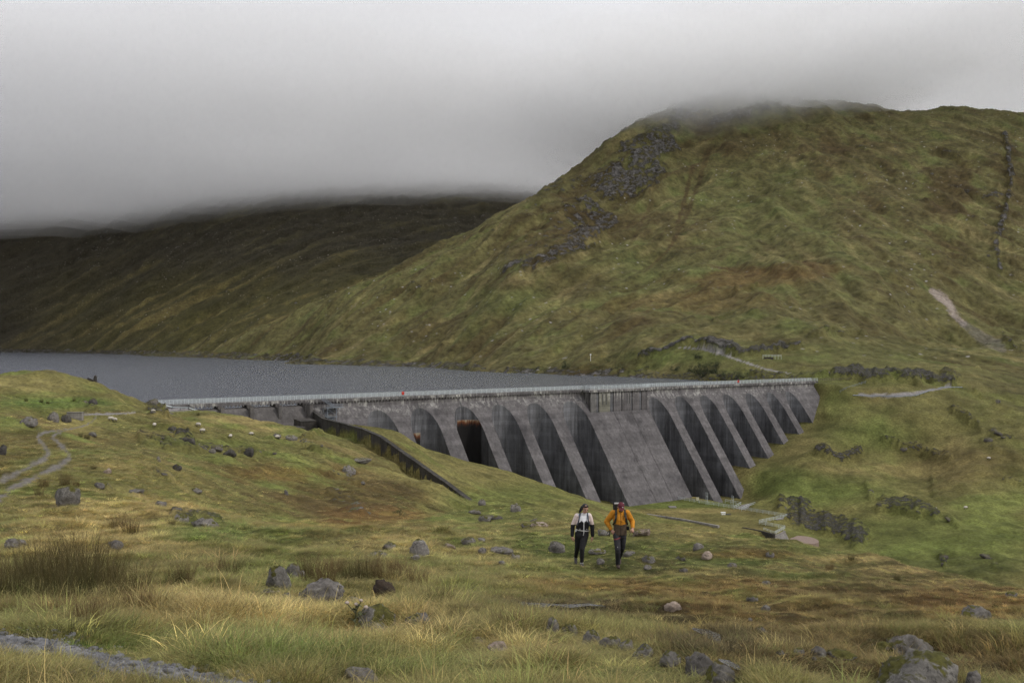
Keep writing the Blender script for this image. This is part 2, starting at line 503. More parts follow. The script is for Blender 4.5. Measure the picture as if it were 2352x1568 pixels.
def terrain_l(x, y):
    x = np.asarray(x, float); y = np.asarray(y, float)
    z = RM(x, y)
    shore = sstep(WATER - 2, WATER + 25, z)
    ex, ey = -0.86, -0.5
    p = x * ex + y * ey; q = -x * ey + y * ex
    n = 16 * ridged(q / 120 + 0.3 * gnoise(p / 260, q / 260, 40), p / 620, 3, 41) + 7 * fbm(x / 90, y / 90, 4, 42) + 3.0 * ridged(q / 30, p / 150, 2, 43) + 2.0 * fbm(x / 22, y / 22, 3, 44)
    return z + shore * n

_ZS = np.exp(np.linspace(math.log(3.6), math.log(2300), 2600))
def hit(u, v):
    """first point of the ground on the sight line"""
    r, s = (u - CU) / F, -(v - CV) / F
    zt = terrain(r * _ZS, _ZS)
    m = zt >= s * _ZS
    if not m.any():
        return None
    i = int(np.argmax(m))
    if i == 0:
        Z = _ZS[0]
    else:
        f0 = zt[i - 1] - s * _ZS[i - 1]; f1 = zt[i] - s * _ZS[i]
        k = -f0 / (f1 - f0)
        Z = _ZS[i - 1] + k * (_ZS[i] - _ZS[i - 1])
    return np.array([r * Z, Z, s * Z])
def ground_z(x, y):
    return float(terrain(np.array([x]), np.array([y]))[0])
# ------------------------------------------------------------------ what grows and lies where
PAL = {k: np.array(v) for k, v in dict(
    green=(0.090, 0.114, 0.029), straw=(0.30, 0.235, 0.10), olive=(0.121, 0.112, 0.040), rust=(0.14, 0.078, 0.026),
    brown=(0.072, 0.048, 0.020), dark=(0.040, 0.040, 0.016), fresh=(0.084, 0.124, 0.031), heath_shaded=(0.038, 0.034, 0.022),
    gravel=(0.150, 0.140, 0.128), pink=(0.30, 0.25, 0.225), rock=(0.17, 0.16, 0.155), asphalt=(0.21, 0.20, 0.20), peat=(0.03, 0.024, 0.016)).items()}
# patches of the sward: bearing, slope, half sizes, kind, strength
PATCH = [
    (300, 1190, 280, 55, 'straw', .8), (200, 1250, 260, 40, 'straw', .7), (650, 1430, 380, 45, 'straw', .75), (400, 1390, 200, 50, 'straw', .5), (1050, 1275, 160, 30, 'straw', .5),
    (950, 1500, 420, 50, 'straw', .45), (560, 965, 120, 12, 'straw', .6), (620, 985, 60, 8, 'straw', .5), (150, 975, 120, 20, 'straw', .4), (1000, 1100, 200, 40, 'straw', .25), (930, 1240, 110, 20, 'straw', .5),
    (300, 1482, 330, 16, 'fresh', .9), (620, 1520, 200, 26, 'fresh', .8), (900, 1520, 260, 30, 'fresh', .55), (1330, 1560, 220, 25, 'fresh', .8), (1000, 1550, 200, 18, 'fresh', .6), (60, 1425, 100, 14, 'fresh', .6),
    (1380, 1270, 180, 45, 'green', .6), (1150, 1160, 180, 60, 'green', .5), (470, 1215, 120, 32, 'green', .8), (650, 1300, 120, 40, 'green', .6), (120, 925, 160, 16, 'fresh', .8), (90, 880, 120, 20, 'green', .4),
    (1050, 1090, 140, 40, 'olive', .5), (1650, 1270, 260, 30, 'green', .4), (1560, 1160, 150, 12, 'green', .8), (1700, 1190, 120, 18, 'olive', .4), (1600, 1172, 120, 6, 'straw', .4),
    (760, 1150, 230, 60, 'brown', .75), (640, 1085, 140, 25, 'rust', .5), (870, 1185, 130, 22, 'rust', .6), (720, 1210, 160, 18, 'rust', .45), (560, 1070, 120, 20, 'brown', .4),
    (1450, 1395, 380, 30, 'brown', .8), (1350, 1345, 180, 20, 'rust', .6), (1750, 1400, 300, 70, 'rust', .5), (2050, 1400, 400, 70, 'brown', .6), (2250, 1380, 220, 50, 'rust', .8), (1700, 1275, 130, 14, 'rust', .6), (1600, 1345, 260, 18, 'rust', .5), (1950, 1500, 400, 60, 'brown', .8), (2250, 1520, 260, 60, 'brown', .85), (1700, 1520, 200, 50, 'brown', .5), (1250, 1420, 200, 24, 'brown', .4),  # bog; lower right browns strengthened to carry cloud shade in the colour
    (60, 1010, 120, 50, 'brown', .4), (20, 1080, 60, 40, 'brown', .5), (260, 1020, 80, 20, 'brown', .3), (470, 1020, 160, 14, 'green', .5),
    # hills
    (1700, 640, 170, 30, 'rust', .55), (1600, 690, 220, 28, 'rust', .4), (1850, 620, 120, 20, 'rust', .45), (2180, 450, 70, 90, 'brown', .7), (2180, 590, 60, 60, 'brown', .45), (2320, 430, 60, 120, 'brown', .45), (1640, 350, 120, 60, 'brown', .25), (1980, 360, 160, 50, 'brown', .35),
    (1380, 470, 110, 130, 'brown', .35), (1250, 570, 140, 60, 'brown', .45), (1180, 690, 90, 40, 'green', .5), (980, 760, 90, 50, 'brown', .35), (1450, 620, 160, 70, 'green', .3), (1750, 470, 160, 100, 'green', .25), (1950, 700, 250, 60, 'olive', .4),
    (1180, 650, 60, 20, 'brown', .5), (2050, 640, 60, 50, 'brown', .4), (2000, 1000, 120, 40, 'green', .45), (1800, 1110, 100, 40, 'green', .7), (2100, 1080, 200, 20, 'straw', .35), (2100, 1330, 300, 60, 'brown', .5), (2250, 1270, 200, 60, 'green', .3), (2000, 1180, 150, 25, 'olive', .5), (1900, 820, 300, 40, 'green', .25), (1560, 820, 140, 20, 'green', .6),
    (2250, 1070, 200, 40, 'brown', .3), (2150, 1250, 260, 90, 'green', .6), (2200, 1310, 220, 40, 'dark', .45), (1930, 1130, 160, 40, 'green', .5), (1340, 1396, 300, 22, 'peat', .85), (1640, 1480, 110, 34, 'peat', .8), (1700, 1545, 60, 16, 'peat', .8), (1500, 1420, 160, 12, 'dark', .6), (2352, 900, 90, 60, 'dark', .35), (1450, 520, 200, 40, 'brown', .4), (2050, 470, 130, 60, 'brown', .35), (1800, 330, 200, 40, 'brown', .3), (1330, 640, 120, 40, 'brown', .35), (1950, 870, 200, 20, 'green', .4), (60, 880, 150, 26, 'straw', .35), (1930, 1283, 110, 10, 'straw', .6), (2060, 1308, 110, 10, 'straw', .6), (2200, 1340, 120, 10, 'straw', .5), (1250, 1250, 120, 30, 'fresh', .45), (1650, 1290, 160, 14, 'fresh', .4), (500, 1225, 120, 26, 'fresh', .5), (1000, 1290, 120, 20, 'fresh', .35), (330, 1300, 90, 20, 'dark', .4)]
# rock: polyline of (u, v), half width, strength
CRAG = [
    ([(1690, 212), (1620, 240), (1560, 262)], 26, .8), ([(1780, 240), (1700, 262), (1640, 285)], 12, .7), ([(1560, 290), (1500, 312), (1440, 345)], 17, .8), ([(1530, 335), (1480, 370), (1430, 410), (1400, 440)], 28, .95), ([(1505, 395), (1470, 425), (1420, 440)], 22, .9),
    ([(1430, 370), (1330, 425), (1290, 440)], 12, .6), ([(1345, 470), (1395, 505), (1370, 540), (1320, 560)], 20, .85), ([(1310, 490), (1340, 530), (1300, 575)], 16, .7), ([(1300, 575), (1240, 605), (1165, 615)], 14, .8), ([(1220, 590), (1190, 612)], 16, .5), ([(1290, 420), (1240, 450)], 8, .6),
    ([(1100, 490), (1040, 520)], 4, .0), ([(960, 668), (945, 655)], 7, .6), ([(2310, 315), (2325, 420), (2308, 500), (2288, 560), (2300, 625)], 6, .9), ([(2190, 430), (2250, 455), (2320, 450)], 10, .6), ([(2330, 340), (2290, 350)], 10, .5), ([(2200, 360), (2160, 345)], 8, .5), ([(1950, 350), (2010, 385)], 10, .4), ([(1860, 290), (1920, 300)], 9, .4), ([(1880, 385), (1830, 400)], 8, .35),
    ([(2150, 520), (2190, 540)], 10, .4), ([(2300, 760), (2330, 800), (2352, 810)], 6, .6), ([(1250, 625), (1170, 640)], 4, .3), ([(1500, 760), (1560, 745)], 3, .3), ([(1690, 715), (1640, 735)], 4, .3), ([(1740, 655), (1690, 665)], 5, .5), ([(2100, 700), (2050, 690)], 6, .4),
    ([(1560, 262), (1460, 350), (1380, 450), (1290, 540), (1190, 605)], 60, .42), ([(1500, 290), (1300, 440), (1150, 530)], 30, .40), ([(1640, 300), (1720, 330), (1800, 300)], 30, .3), ([(2000, 330), (2140, 420), (2200, 520)], 40, .34), ([(2250, 330), (2300, 600)], 40, .36),
    # cut banks over the roads
    ([(1465, 828), (1510, 812), (1545, 793), (1590, 787), (1640, 797), (1680, 806)], 8, 1.0), ([(1690, 812), (1740, 812), (1790, 806), (1835, 797)], 6, 1.0), ([(1700, 850), (1760, 866), (1830, 872)], 7, .7), ([(1780, 868), (1900, 862)], 5, .6), ([(1920, 862), (1990, 864), (2060, 867), (2120, 873), (2190, 880)], 10, 1.0), ([(2170, 858), (2200, 872)], 10, .7), ([(1860, 770), (1920, 752)], 4, .5), ([(1990, 765), (1880, 768)], 3, .5), ([(1690, 722), (1740, 712)], 5, .3),
    ([(1310, 852), (1350, 838), (1400, 850)], 6, .5), ([(1440, 850), (1520, 830)], 10, .4), ([(1500, 862), (1600, 868)], 6, .5), ([(1380, 862), (1480, 868)], 4, .8),
    # far bank of the gorge
    ([(1800, 1150), (1850, 1158), (1830, 1185)], 26, .85), ([(1840, 1200), (1910, 1215), (1970, 1240)], 22, .95), ([(1860, 1180), (1930, 1200), (1985, 1228)], 14, .7), ([(1880, 1040), (1935, 1058), (1975, 1042)], 9, .9), ([(2030, 1010), (2080, 1030), (2150, 1045)], 7, .7), ([(2090, 1025), (2180, 1050)], 6, .5), ([(2020, 1170), (2080, 1160), (2150, 1180)], 12, .8), ([(2030, 1150), (2110, 1185)], 8, .6), ([(2190, 940), (2250, 980), (2320, 1010)], 9, .6), ([(2260, 1010), (2340, 1050)], 8, .4), ([(2140, 1090), (2150, 1140)], 5, .25), ([(1990, 1110), (2000, 1140)], 8, .4), ([(2310, 1100), (2352, 1115)], 8, .6), ([(2160, 1280), (2170, 1300)], 7, .7), ([(2270, 1285), (2300, 1310)], 8, .5), ([(2180, 1190), (2200, 1205)], 8, .4), ([(1880, 950), (1930, 960)], 6, .3), ([(2240, 900), (2300, 930)], 8, .4),
    # left bank and hollow
    ([(330, 1005), (400, 1020), (420, 1010)], 14, .6), ([(380, 1030), (480, 1030), (560, 1035)], 8, .55), ([(590, 1040), (640, 1045)], 6, .5), ([(410, 1000), (435, 1012)], 10, .8), ([(760, 1130), (800, 1155), (830, 1170)], 12, .5), ([(860, 1060), (920, 1075)], 8, .35), ([(700, 1020), (760, 1040)], 6, .4), ([(740, 990), (700, 1003)], 6, .5), ([(760, 1085), (830, 1110)], 7, .4), ([(250, 1120), (320, 1140)], 10, .6), ([(360, 1080), (400, 1100)], 5, .6), ([(400, 1180), (500, 1195)], 8, .7), ([(50, 975), (90, 985)], 8, .6), ([(190, 925), (230, 940)], 7, .5), ([(350, 935), (380, 940)], 12, .8), ([(1200, 1200), (1250, 1205)], 8, .4), ([(1110, 1190), (1150, 1200)], 6, .4)]
STRIP = {   # bare strips: gravel ruts, roads
    'track': [([(-60, 1122), (0, 1106), (35, 1087), (70, 1071), (101, 1054), (112, 1040), (103, 1026), (91, 1012), (87, 1003), (98, 993), (129, 989), (152, 984)], [8, 7, 7, 6.2, 6.8, 6, 5, 4, 3.6, 2.8, 2, 1.6]),
              ([(-60, 1162), (0, 1141), (47, 1113), (94, 1089), (131, 1073), (155, 1057), (159, 1043), (145, 1028), (131, 1014), (120, 1005), (127, 997), (145, 989), (195, 977), (211, 968), (220, 958)], [9, 8, 7, 6, 6, 6, 5, 5, 4, 3, 2, 1.6, 1.3, 1.6, 1.6])],
    'path': [([(-120, 1460), (0, 1479), (90, 1492), (160, 1501), (300, 1529), (430, 1555), (560, 1580), (700, 1620)], [22, 22, 21, 20, 18, 15, 14, 14])],
    'road': [([(165, 952), (220, 951), (277, 949.5), (310, 947)], [2.2, 2, 2, 1.5]), ([(385, 941), (420, 938), (470, 936), (500, 941)], [5, 6, 5, 2])],
    'road_b': [([(1570, 798), (1615, 802), (1660, 814), (1700, 828), (1760, 848), (1830, 862)], [1.5, 1.8, 2, 2, 1.8, 1.5]), ([(1960, 906), (2030, 908), (2090, 905), (2130, 897), (2185, 888)], [1.5, 4, 5, 2.5, 1.5])]}

def strip_dist(u, v, line, hw):
    """distance to the strip in units of its half width"""
    best = np.full(u.shape, 1e9)
    for i in range(len(line) - 1):
        (ax, ay), (bx, by) = line[i], line[i + 1]
        dx, dy = bx - ax, by - ay
        k = np.clip(((u - ax) * dx + (v - ay) * dy) / (dx * dx + dy * dy), 0, 1)
        d = np.hypot(u - ax - k * dx, v - ay - k * dy) / (hw[i] + (hw[i + 1] - hw[i]) * k)
        best = np.minimum(best, d)
    return best

_zr = {}
def zrange(u, v):
    k = (round(u), round(v))
    if k not in _zr:
        h = hit(u, v)
        if h is None:
            h = hit(u, v + 14)
        _zr[k] = h[1] if h is not None else 1700.0
    return _zr[k]

def paint(x, y, z, under=0.0):
    """colour of the sward (linear albedo), bare rock and strip masks for points of the ground"""
    u = x / y * F + CU; v = CV - z / y * F
    far = sstep(330, 800, y)
    sc = np.clip(y / 28.0, 0.7, 12.0)         # patches grow with the ground they cover
    lev = np.floor(np.log2(sc)); fr = np.log2(sc) - lev
    def msn(base, seed, octv=4):
        a = b = 0
        out = np.zeros(x.shape)
        for L in np.unique(lev):
            m = lev == L
            s1 = base * 2.0 ** L; s2 = s1 * 2
            xs, ys = x[m], y[m]
            out[m] = (1 - fr[m]) * fbm(xs / s1, ys / s1, octv, seed) + fr[m] * fbm(xs / s2, ys / s2, octv, seed)
        return out
    n1 = msn(3.2, 101); n2 = msn(1.1, 131, 3); n3 = msn(7.0, 151)
    c = np.tile(PAL['olive'], (len(x), 1))
    def mix(key, w):
        nonlocal c
        w = np.clip(w, 0, 1)[:, None]
        c = c * (1 - w) + PAL[key] * w
    st_ = np.zeros(len(x))
    fi = np.nonzero(y > 560)[0]
    if len(fi):
        uf = u[fi]; w1 = sstep(1900, 1500, uf); w3 = sstep(1900, 2250, uf)
        for w, (ex, ey), sd in ((w1, (-0.66, -0.75), 3), (1 - w1 - w3, (0.05, -1.0), 9), (w3, (0.5, -0.86), 15)):
            p_ = x[fi] * ex + y[fi] * ey; q_ = -x[fi] * ey + y[fi] * ex
            st_[fi] += w * fbm(q_ / 26, p_ / 170, 4, 60 + sd)
    mix('green', sstep(-0.05, 0.35, n1) * 0.65)
    mix('straw', sstep(0.05, 0.4, -n1) * 0.45 * (1 - 0.5 * far))
    mix('brown', sstep(0.12, 0.42, n3) * 0.55)
    mix('rust', sstep(0.2, 0.5, -n3) * 0.3)
    mix('brown', sstep(0.05, 0.4, st_ + .4 * n3) * 0.55)
    mix('straw', sstep(0.12, 0.45, -st_) * 0.35)
    for (pu, pv, ru, rv, key, st) in PATCH:
        m = (np.abs(u - pu) < 1.6 * ru) & (np.abs(v - pv) < 1.6 * rv)
        if not m.any():
            continue
        z0 = zrange(pu, pv)
        idx = np.nonzero(m & (y > z0 * 0.45) & (y < z0 * 2.2))[0]
        if not len(idx):
            continue
        q = np.hypot((u[idx] - pu) / ru, (v[idx] - pv) / rv) + 0.9 * n1[idx] + 0.5 * n2[idx]
        w = st * sstep(1.25, 0.45, q)
        c[idx] = c[idx] * (1 - w[:, None]) + PAL[key] * w[:, None]
    c *= (1 + 0.70 * n2 + 0.45 * n1)[:, None].clip(0.3, 1.9) * (1 + .12 * (y < 400))[:, None]
    rock = np.zeros(len(x))
    for line, hw, st in CRAG:
        uu = [p[0] for p in line]; vv = [p[1] for p in line]
        m = (u > min(uu) - 3 * hw) & (u < max(uu) + 3 * hw) & (v > min(vv) - 3 * hw) & (v < max(vv) + 3 * hw)
        if not m.any() or st <= 0:
            continue
        zz = [zrange(*p) for p in line]
        idx = np.nonzero(m & (y > min(zz) * 0.75) & (y < max(zz) * 1.3))[0]
        if not len(idx):
            continue
        q = strip_dist(u[idx], v[idx], line, [hw] * len(line))
        q = q + 1.3 * n2[idx] + 1.5 * n1[idx]
        rock[idx] = np.maximum(rock[idx], st * sstep(1.15, 0.55, q))
    _t, _d = dam_td(x, y)
    rock = np.where((z < WATER + 1.2 + 0.8 * n1) & (_d < -2), np.maximum(rock, 0.75 * (y > 430)), rock)
    rock = np.maximum(rock, 0.5 * sstep(0.36, 0.56, n2) * sstep(250, 500, y))
    # scree scar and rusty gullies
    for line, hw, col, st in (([(2140, 668), (2172, 688), (2192, 722), (2215, 742)], [9, 12, 9, 6], 'pink', .9), ([(2215, 745), (2260, 780), (2300, 800)], [10, 16, 14], 'rock', .45), ([(1625, 350), (1605, 420), (1575, 500), (1535, 575), (1480, 625)], [7, 6, 6, 4, 3], 'brown', .6), ([(1590, 385), (1570, 470), (1555, 520)], [6, 6, 5], 'brown', .7), ([(1500, 460), (1450, 560)], [5, 6], 'brown', .45)):
        uu = [p[0] for p in line]; vv = [p[1] for p in line]
        idx = np.nonzero((u > min(uu) - 30) & (u < max(uu) + 30) & (v > min(vv) - 30) & (v < max(vv) + 30) & (y > 500))[0]
        if len(idx):
            q = strip_dist(u[idx], v[idx], line, hw) + 0.9 * n2[idx] + .5 * n1[idx]
            w = st * sstep(1.1, 0.6, q)
            if col in ('pink',):
                rock[idx] *= (1 - w)
            c[idx] = c[idx] * (1 - w[:, None]) + PAL[col] * w[:, None]
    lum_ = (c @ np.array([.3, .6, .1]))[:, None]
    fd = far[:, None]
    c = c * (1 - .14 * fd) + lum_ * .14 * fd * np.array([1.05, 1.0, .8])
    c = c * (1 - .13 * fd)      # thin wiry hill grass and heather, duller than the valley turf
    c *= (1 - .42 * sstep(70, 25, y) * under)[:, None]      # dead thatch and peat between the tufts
    lab = np.zeros(len(x), dtype=np.int8); bare = np.zeros(len(x))
    for li, key in enumerate(('track', 'path', 'road', 'road_b'), 1):
        for line, hw in STRIP[key]:
            uu = [p[0] for p in line]; vv = [p[1] for p in line]
            zz = [zrange(*p) if p[1] < 1568 else 7 for p in line]
            idx = np.nonzero((u > min(uu) - 40) & (u < max(uu) + 40) & (v > min(vv) - 60) & (v < max(vv) + 60) & (y > min(zz) * 0.7) & (y < max(zz) * 1.35))[0]
            if not len(idx):
                continue
            q = strip_dist(u[idx], v[idx], line, hw)
            if key in ('track', 'path'):
                q = q + 1.3 * n2[idx] + 0.8 * n1[idx]
            w = sstep(1.25, 0.55, q)
            col = PAL['asphalt'] if key.startswith('road') else PAL['gravel']
            c[idx] = c[idx] * (1 - w[:, None]) + col * w[:, None]
            rock[idx] *= (1 - w)
            bare[idx] = np.maximum(bare[idx], w)
            lab[idx] = np.where(w > 0.5, li, lab[idx])
    return c, rock, bare, lab, u, v

# ------------------------------------------------------------------ ground materials
def ground_mat(name, fine, bump, speck=0.0, rough_rock=1.0, rock_tone=1.0):
    m, N, L, P = new_mat(name)
    at = N.new('ShaderNodeAttribute'); at.attribute_name = 'veg'
    geo = N.new('ShaderNodeNewGeometry')
    def noise(scale, det=4, rough=0.6, dist=0.0):
        n = N.new('ShaderNodeTexNoise')
        n.inputs['Scale'].default_value = scale
        n.inputs['Detail'].default_value = det
        n.inputs['Roughness'].default_value = rough
        n.inputs['Distortion'].default_value = dist
        L.new(geo.outputs['Position'], n.inputs['Vector'])
        return n
    def mr(src, a, b, c, d):
        r = N.new('ShaderNodeMapRange')
        for k, val in zip(('From Min', 'From Max', 'To Min', 'To Max'), (a, b, c, d)):
            r.inputs[k].default_value = val
        L.new(src, r.inputs['Value'])
        return r.outputs[0]
    def mixc(fac, a, b, mode='MIX'):
        x = N.new('ShaderNodeMixRGB'); x.blend_type = mode
        for i, s in ((0, fac), (1, a), (2, b)):
            if hasattr(s, 'links'):
                L.new(s, x.inputs[i])
            else:
                x.inputs[i].default_value = s
        return x.outputs[0]
    n1 = noise(fine, 6, 0.68); n2 = noise(fine * 0.17, 5, 0.6); n3 = noise(fine * 3.1, 3, 0.6)
    c = mixc(1.0, at.outputs['Color'], mr(n1.outputs['Fac'], 0.25, 0.75, 0.40, 1.60), 'MULTIPLY')
    c = mixc(1.0, c, mr(n2.outputs['Fac'], 0.3, 0.7, 0.72, 1.28), 'MULTIPLY')
    # warm and cool tufts
    c = mixc(mr(n3.outputs['Fac'], 0.52, 0.72, 0.0, 0.5), c, mixc(1.0, c, (1.5, 1.25, 0.9, 1), 'MULTIPLY'))
    rk = noise(fine * 0.9, 8, 0.72, 0.6)
    rc = N.new('ShaderNodeValToRGB')
    rc.color_ramp.elements[0].position = 0.34; rc.color_ramp.elements[0].color = (0.022, 0.020, 0.019, 1)
    rc.color_ramp.elements[1].position = 0.72; rc.color_ramp.elements[1].color = (0.36 * rock_tone, 0.34 * rock_tone, 0.33 * rock_tone, 1)
    e = rc.color_ramp.elements.new(0.52); e.color = (0.15 * rock_tone, 0.142 * rock_tone, 0.137 * rock_tone, 1)
    L.new(rk.outputs['Fac'], rc.inputs[0])
    rn = noise(fine * 0.5, 7, 0.7)
    rm = N.new('ShaderNodeMath'); rm.operation = 'ADD'
    L.new(at.outputs['Alpha'], rm.inputs[0])
    L.new(mr(rn.outputs['Fac'], 0.3, 0.7, -1.0, 0.35), rm.inputs[1])
    rmask = mr(rm.outputs[0], 0.40, 0.62, 0, 0.92)
    c = mixc(rmask, c, rc.outputs[0])
    if speck:
        vo = N.new('ShaderNodeTexVoronoi'); vo.inputs['Scale'].default_value = fine * 0.42
        L.new(geo.outputs['Position'], vo.inputs['Vector'])
        s = mr(vo.outputs['Distance'], speck * 0.55, speck, 1, 0)
        n5 = noise(fine * 0.05, 3)
        s2 = N.new('ShaderNodeMath'); s2.operation = 'MULTIPLY'
        L.new(s, s2.inputs[0]); L.new(mr(n5.outputs['Fac'], 0.48, 0.62, 0, 0.85), s2.inputs[1])
        c = mixc(s2.outputs[0], c, (0.33, 0.31, 0.29, 1))
    L.new(c, P.inputs['Base Color'])
    P.inputs['Roughness'].default_value = 0.95
    P.inputs['Specular IOR Level'].default_value = 0.12
    bs = N.new('ShaderNodeMath'); bs.operation = 'MULTIPLY_ADD'
    L.new(n1.outputs['Fac'], bs.inputs[0]); bs.inputs[1].default_value = 1.0
    bm = N.new('ShaderNodeMath'); bm.operation = 'MULTIPLY'
    L.new(rk.outputs['Fac'], bm.inputs[0]); L.new(rmask, bm.inputs[1])
    bm2 = N.new('ShaderNodeMath'); bm2.operation = 'MULTIPLY'
    L.new(bm.outputs[0], bm2.inputs[0]); bm2.inputs[1].default_value = 3.0 * rough_rock
    L.new(bm2.outputs[0], bs.inputs[2])
    bp = N.new('ShaderNodeBump')
    bp.inputs['Strength'].default_value = 0.9
    bp.inputs['Distance'].default_value = bump
    L.new(bs.outputs[0], bp.inputs['Height'])
    L.new(bp.outputs[0], P.inputs['Normal'])
    return m
M_near = ground_mat('moor_turf', 5.0, 0.10)
M_mid = ground_mat('valley_turf', 1.1, 0.55, rock_tone=.55)
M_far = ground_mat('hill_turf', 0.22, 2.6, speck=0.16, rough_rock=1.5)
M_gravel = ground_mat('gravel_bed', 14.0, 0.03)
M_road = ground_mat('tarred_road', 3.0, 0.02)

def grid_terrain(name, z0, z1, nz, us, fun, mat, painter=True, strips=()):
    Zs = np.exp(np.linspace(math.log(z0), math.log(z1), nz))
    U, ZZ = np.meshgrid(us, Zs)
    X = (U - CU) / F * ZZ; Y = ZZ
    z = fun(X, Y)
    xf, yf, zf = X.ravel(), Y.ravel(), z.ravel()
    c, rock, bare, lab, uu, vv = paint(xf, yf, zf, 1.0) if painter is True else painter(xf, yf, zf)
    rough = rock * (1 - bare) * np.clip(yf * 0.0042, 0.05, 4.5)
    fs = np.clip(yf * 0.012, 0.6, 14)
    zf = zf + rough * (0.9 * ridged(xf / fs, yf / fs, 3, 77) + 1.5 * ridged(xf / (fs * 3.3) + .4 * yf / fs, yf / (fs * 2.1), 3, 79) + 0.5)
    n_u = len(us)
    idx = np.arange(len(xf)).reshape(nz, n_u)
    q = np.stack([idx[:-1, :-1], idx[:-1, 1:], idx[1:, 1:], idx[1:, :-1]], -1).reshape(-1, 4)
    V = np.stack([xf, yf, zf], 1)
    C = np.concatenate([c, rock[:, None]], 1).astype(np.float32)
    ql = lab[q].max(1)
    out = []
    for li, nm, mt in [(0, name, mat)] + list(strips):
        if isinstance(li, int):
            sel = ql == li
            if li == 0:
                sel = ~np.isin(ql, [s[0] for s in strips])
        qs = q[sel]
        if not len(qs):
            continue
        used = np.unique(qs)
        remap = np.full(len(xf), -1, dtype=np.int64); remap[used] = np.arange(len(used))
        me = mesh_np(nm, V[used], remap[qs])
        ca = me.color_attributes.new('veg', 'FLOAT_COLOR', 'POINT')
        ca.data.foreach_set('color', C[used].ravel())
        o = link(nm, me, mt, smooth=True)
        kind(o, 'structure')
        out.append(o)
    return out

us = np.unique(np.concatenate([np.linspace(-900, -40, 50), np.linspace(-40, 2392, 760), np.linspace(2392, 3250, 50)]))
Z_A, Z_B = 140.0, 620.0
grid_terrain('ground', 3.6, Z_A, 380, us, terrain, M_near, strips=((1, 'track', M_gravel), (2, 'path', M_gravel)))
grid_terrain('hillside', Z_A, Z_B, 380, us, terrain, M_mid, strips=((1, 'track', M_gravel), (3, 'road', M_road), (4, 'road', M_road)))
grid_terrain('mountain', Z_B, 2350, 440, us, terrain, M_far)

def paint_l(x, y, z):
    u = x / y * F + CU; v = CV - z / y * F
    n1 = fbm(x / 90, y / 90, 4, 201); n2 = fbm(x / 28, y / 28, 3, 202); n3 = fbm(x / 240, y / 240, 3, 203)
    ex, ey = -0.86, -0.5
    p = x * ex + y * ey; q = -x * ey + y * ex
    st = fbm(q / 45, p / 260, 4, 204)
    c = np.tile(PAL['heath_shaded'] * 1.05, (len(x), 1))  # dark heather, with the cloud shadow on this mountain put into its colour
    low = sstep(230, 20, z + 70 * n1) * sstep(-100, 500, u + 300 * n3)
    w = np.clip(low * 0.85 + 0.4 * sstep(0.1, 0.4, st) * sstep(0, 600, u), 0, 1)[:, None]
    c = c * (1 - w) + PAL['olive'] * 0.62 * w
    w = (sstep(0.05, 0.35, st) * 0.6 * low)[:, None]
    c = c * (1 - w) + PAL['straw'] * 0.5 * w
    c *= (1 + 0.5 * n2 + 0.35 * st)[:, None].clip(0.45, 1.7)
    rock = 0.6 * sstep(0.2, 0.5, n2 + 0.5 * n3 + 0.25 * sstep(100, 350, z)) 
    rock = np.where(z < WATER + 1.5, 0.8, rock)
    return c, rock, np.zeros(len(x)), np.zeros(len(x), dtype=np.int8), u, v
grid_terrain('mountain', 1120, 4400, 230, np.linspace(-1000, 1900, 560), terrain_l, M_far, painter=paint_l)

# ------------------------------------------------------------------ the loch
m, N, L, P = new_mat('loch_water')
P.inputs['Base Color'].default_value = (0.066, 0.076, 0.100, 1)
P.inputs['Roughness'].default_value = 0.24
P.inputs['IOR'].default_value = 1.33
geo = N.new('ShaderNodeNewGeometry')
mp = N.new('ShaderNodeMapping'); mp.inputs['Scale'].default_value = (0.16, 0.06, 1.0); mp.inputs['Rotation'].default_value = (0, 0, 0.35)
L.new(geo.outputs['Position'], mp.inputs['Vector'])
n1 = N.new('ShaderNodeTexNoise'); n1.inputs['Scale'].default_value = 1.0; n1.inputs['Detail'].default_value = 7; n1.inputs['Roughness'].default_value = 0.72
L.new(mp.outputs[0], n1.inputs['Vector'])
bp = N.new('ShaderNodeBump'); bp.inputs['Strength'].default_value = 1.0; bp.inputs['Distance'].default_value = 1.7
L.new(n1.outputs['Fac'], bp.inputs['Height'])
L.new(bp.outputs[0], P.inputs['Normal'])
M_water = m
wp = [dam_xy(-6, -1.2), dam_xy(323, -1.2), dam_xy(330, -60), (330, 720), (330, 1300), (300, 2000), (-900, 3300), (-2600, 3000), (-2300, 500), (-700, 338), (-190, 336)]
me = bpy.data.meshes.new('loch_water')
me.from_pydata([(p[0], p[1], WATER) for p in wp], [], [tuple(range(len(wp)))])
kind(link('loch_water', me, M_water), 'structure')

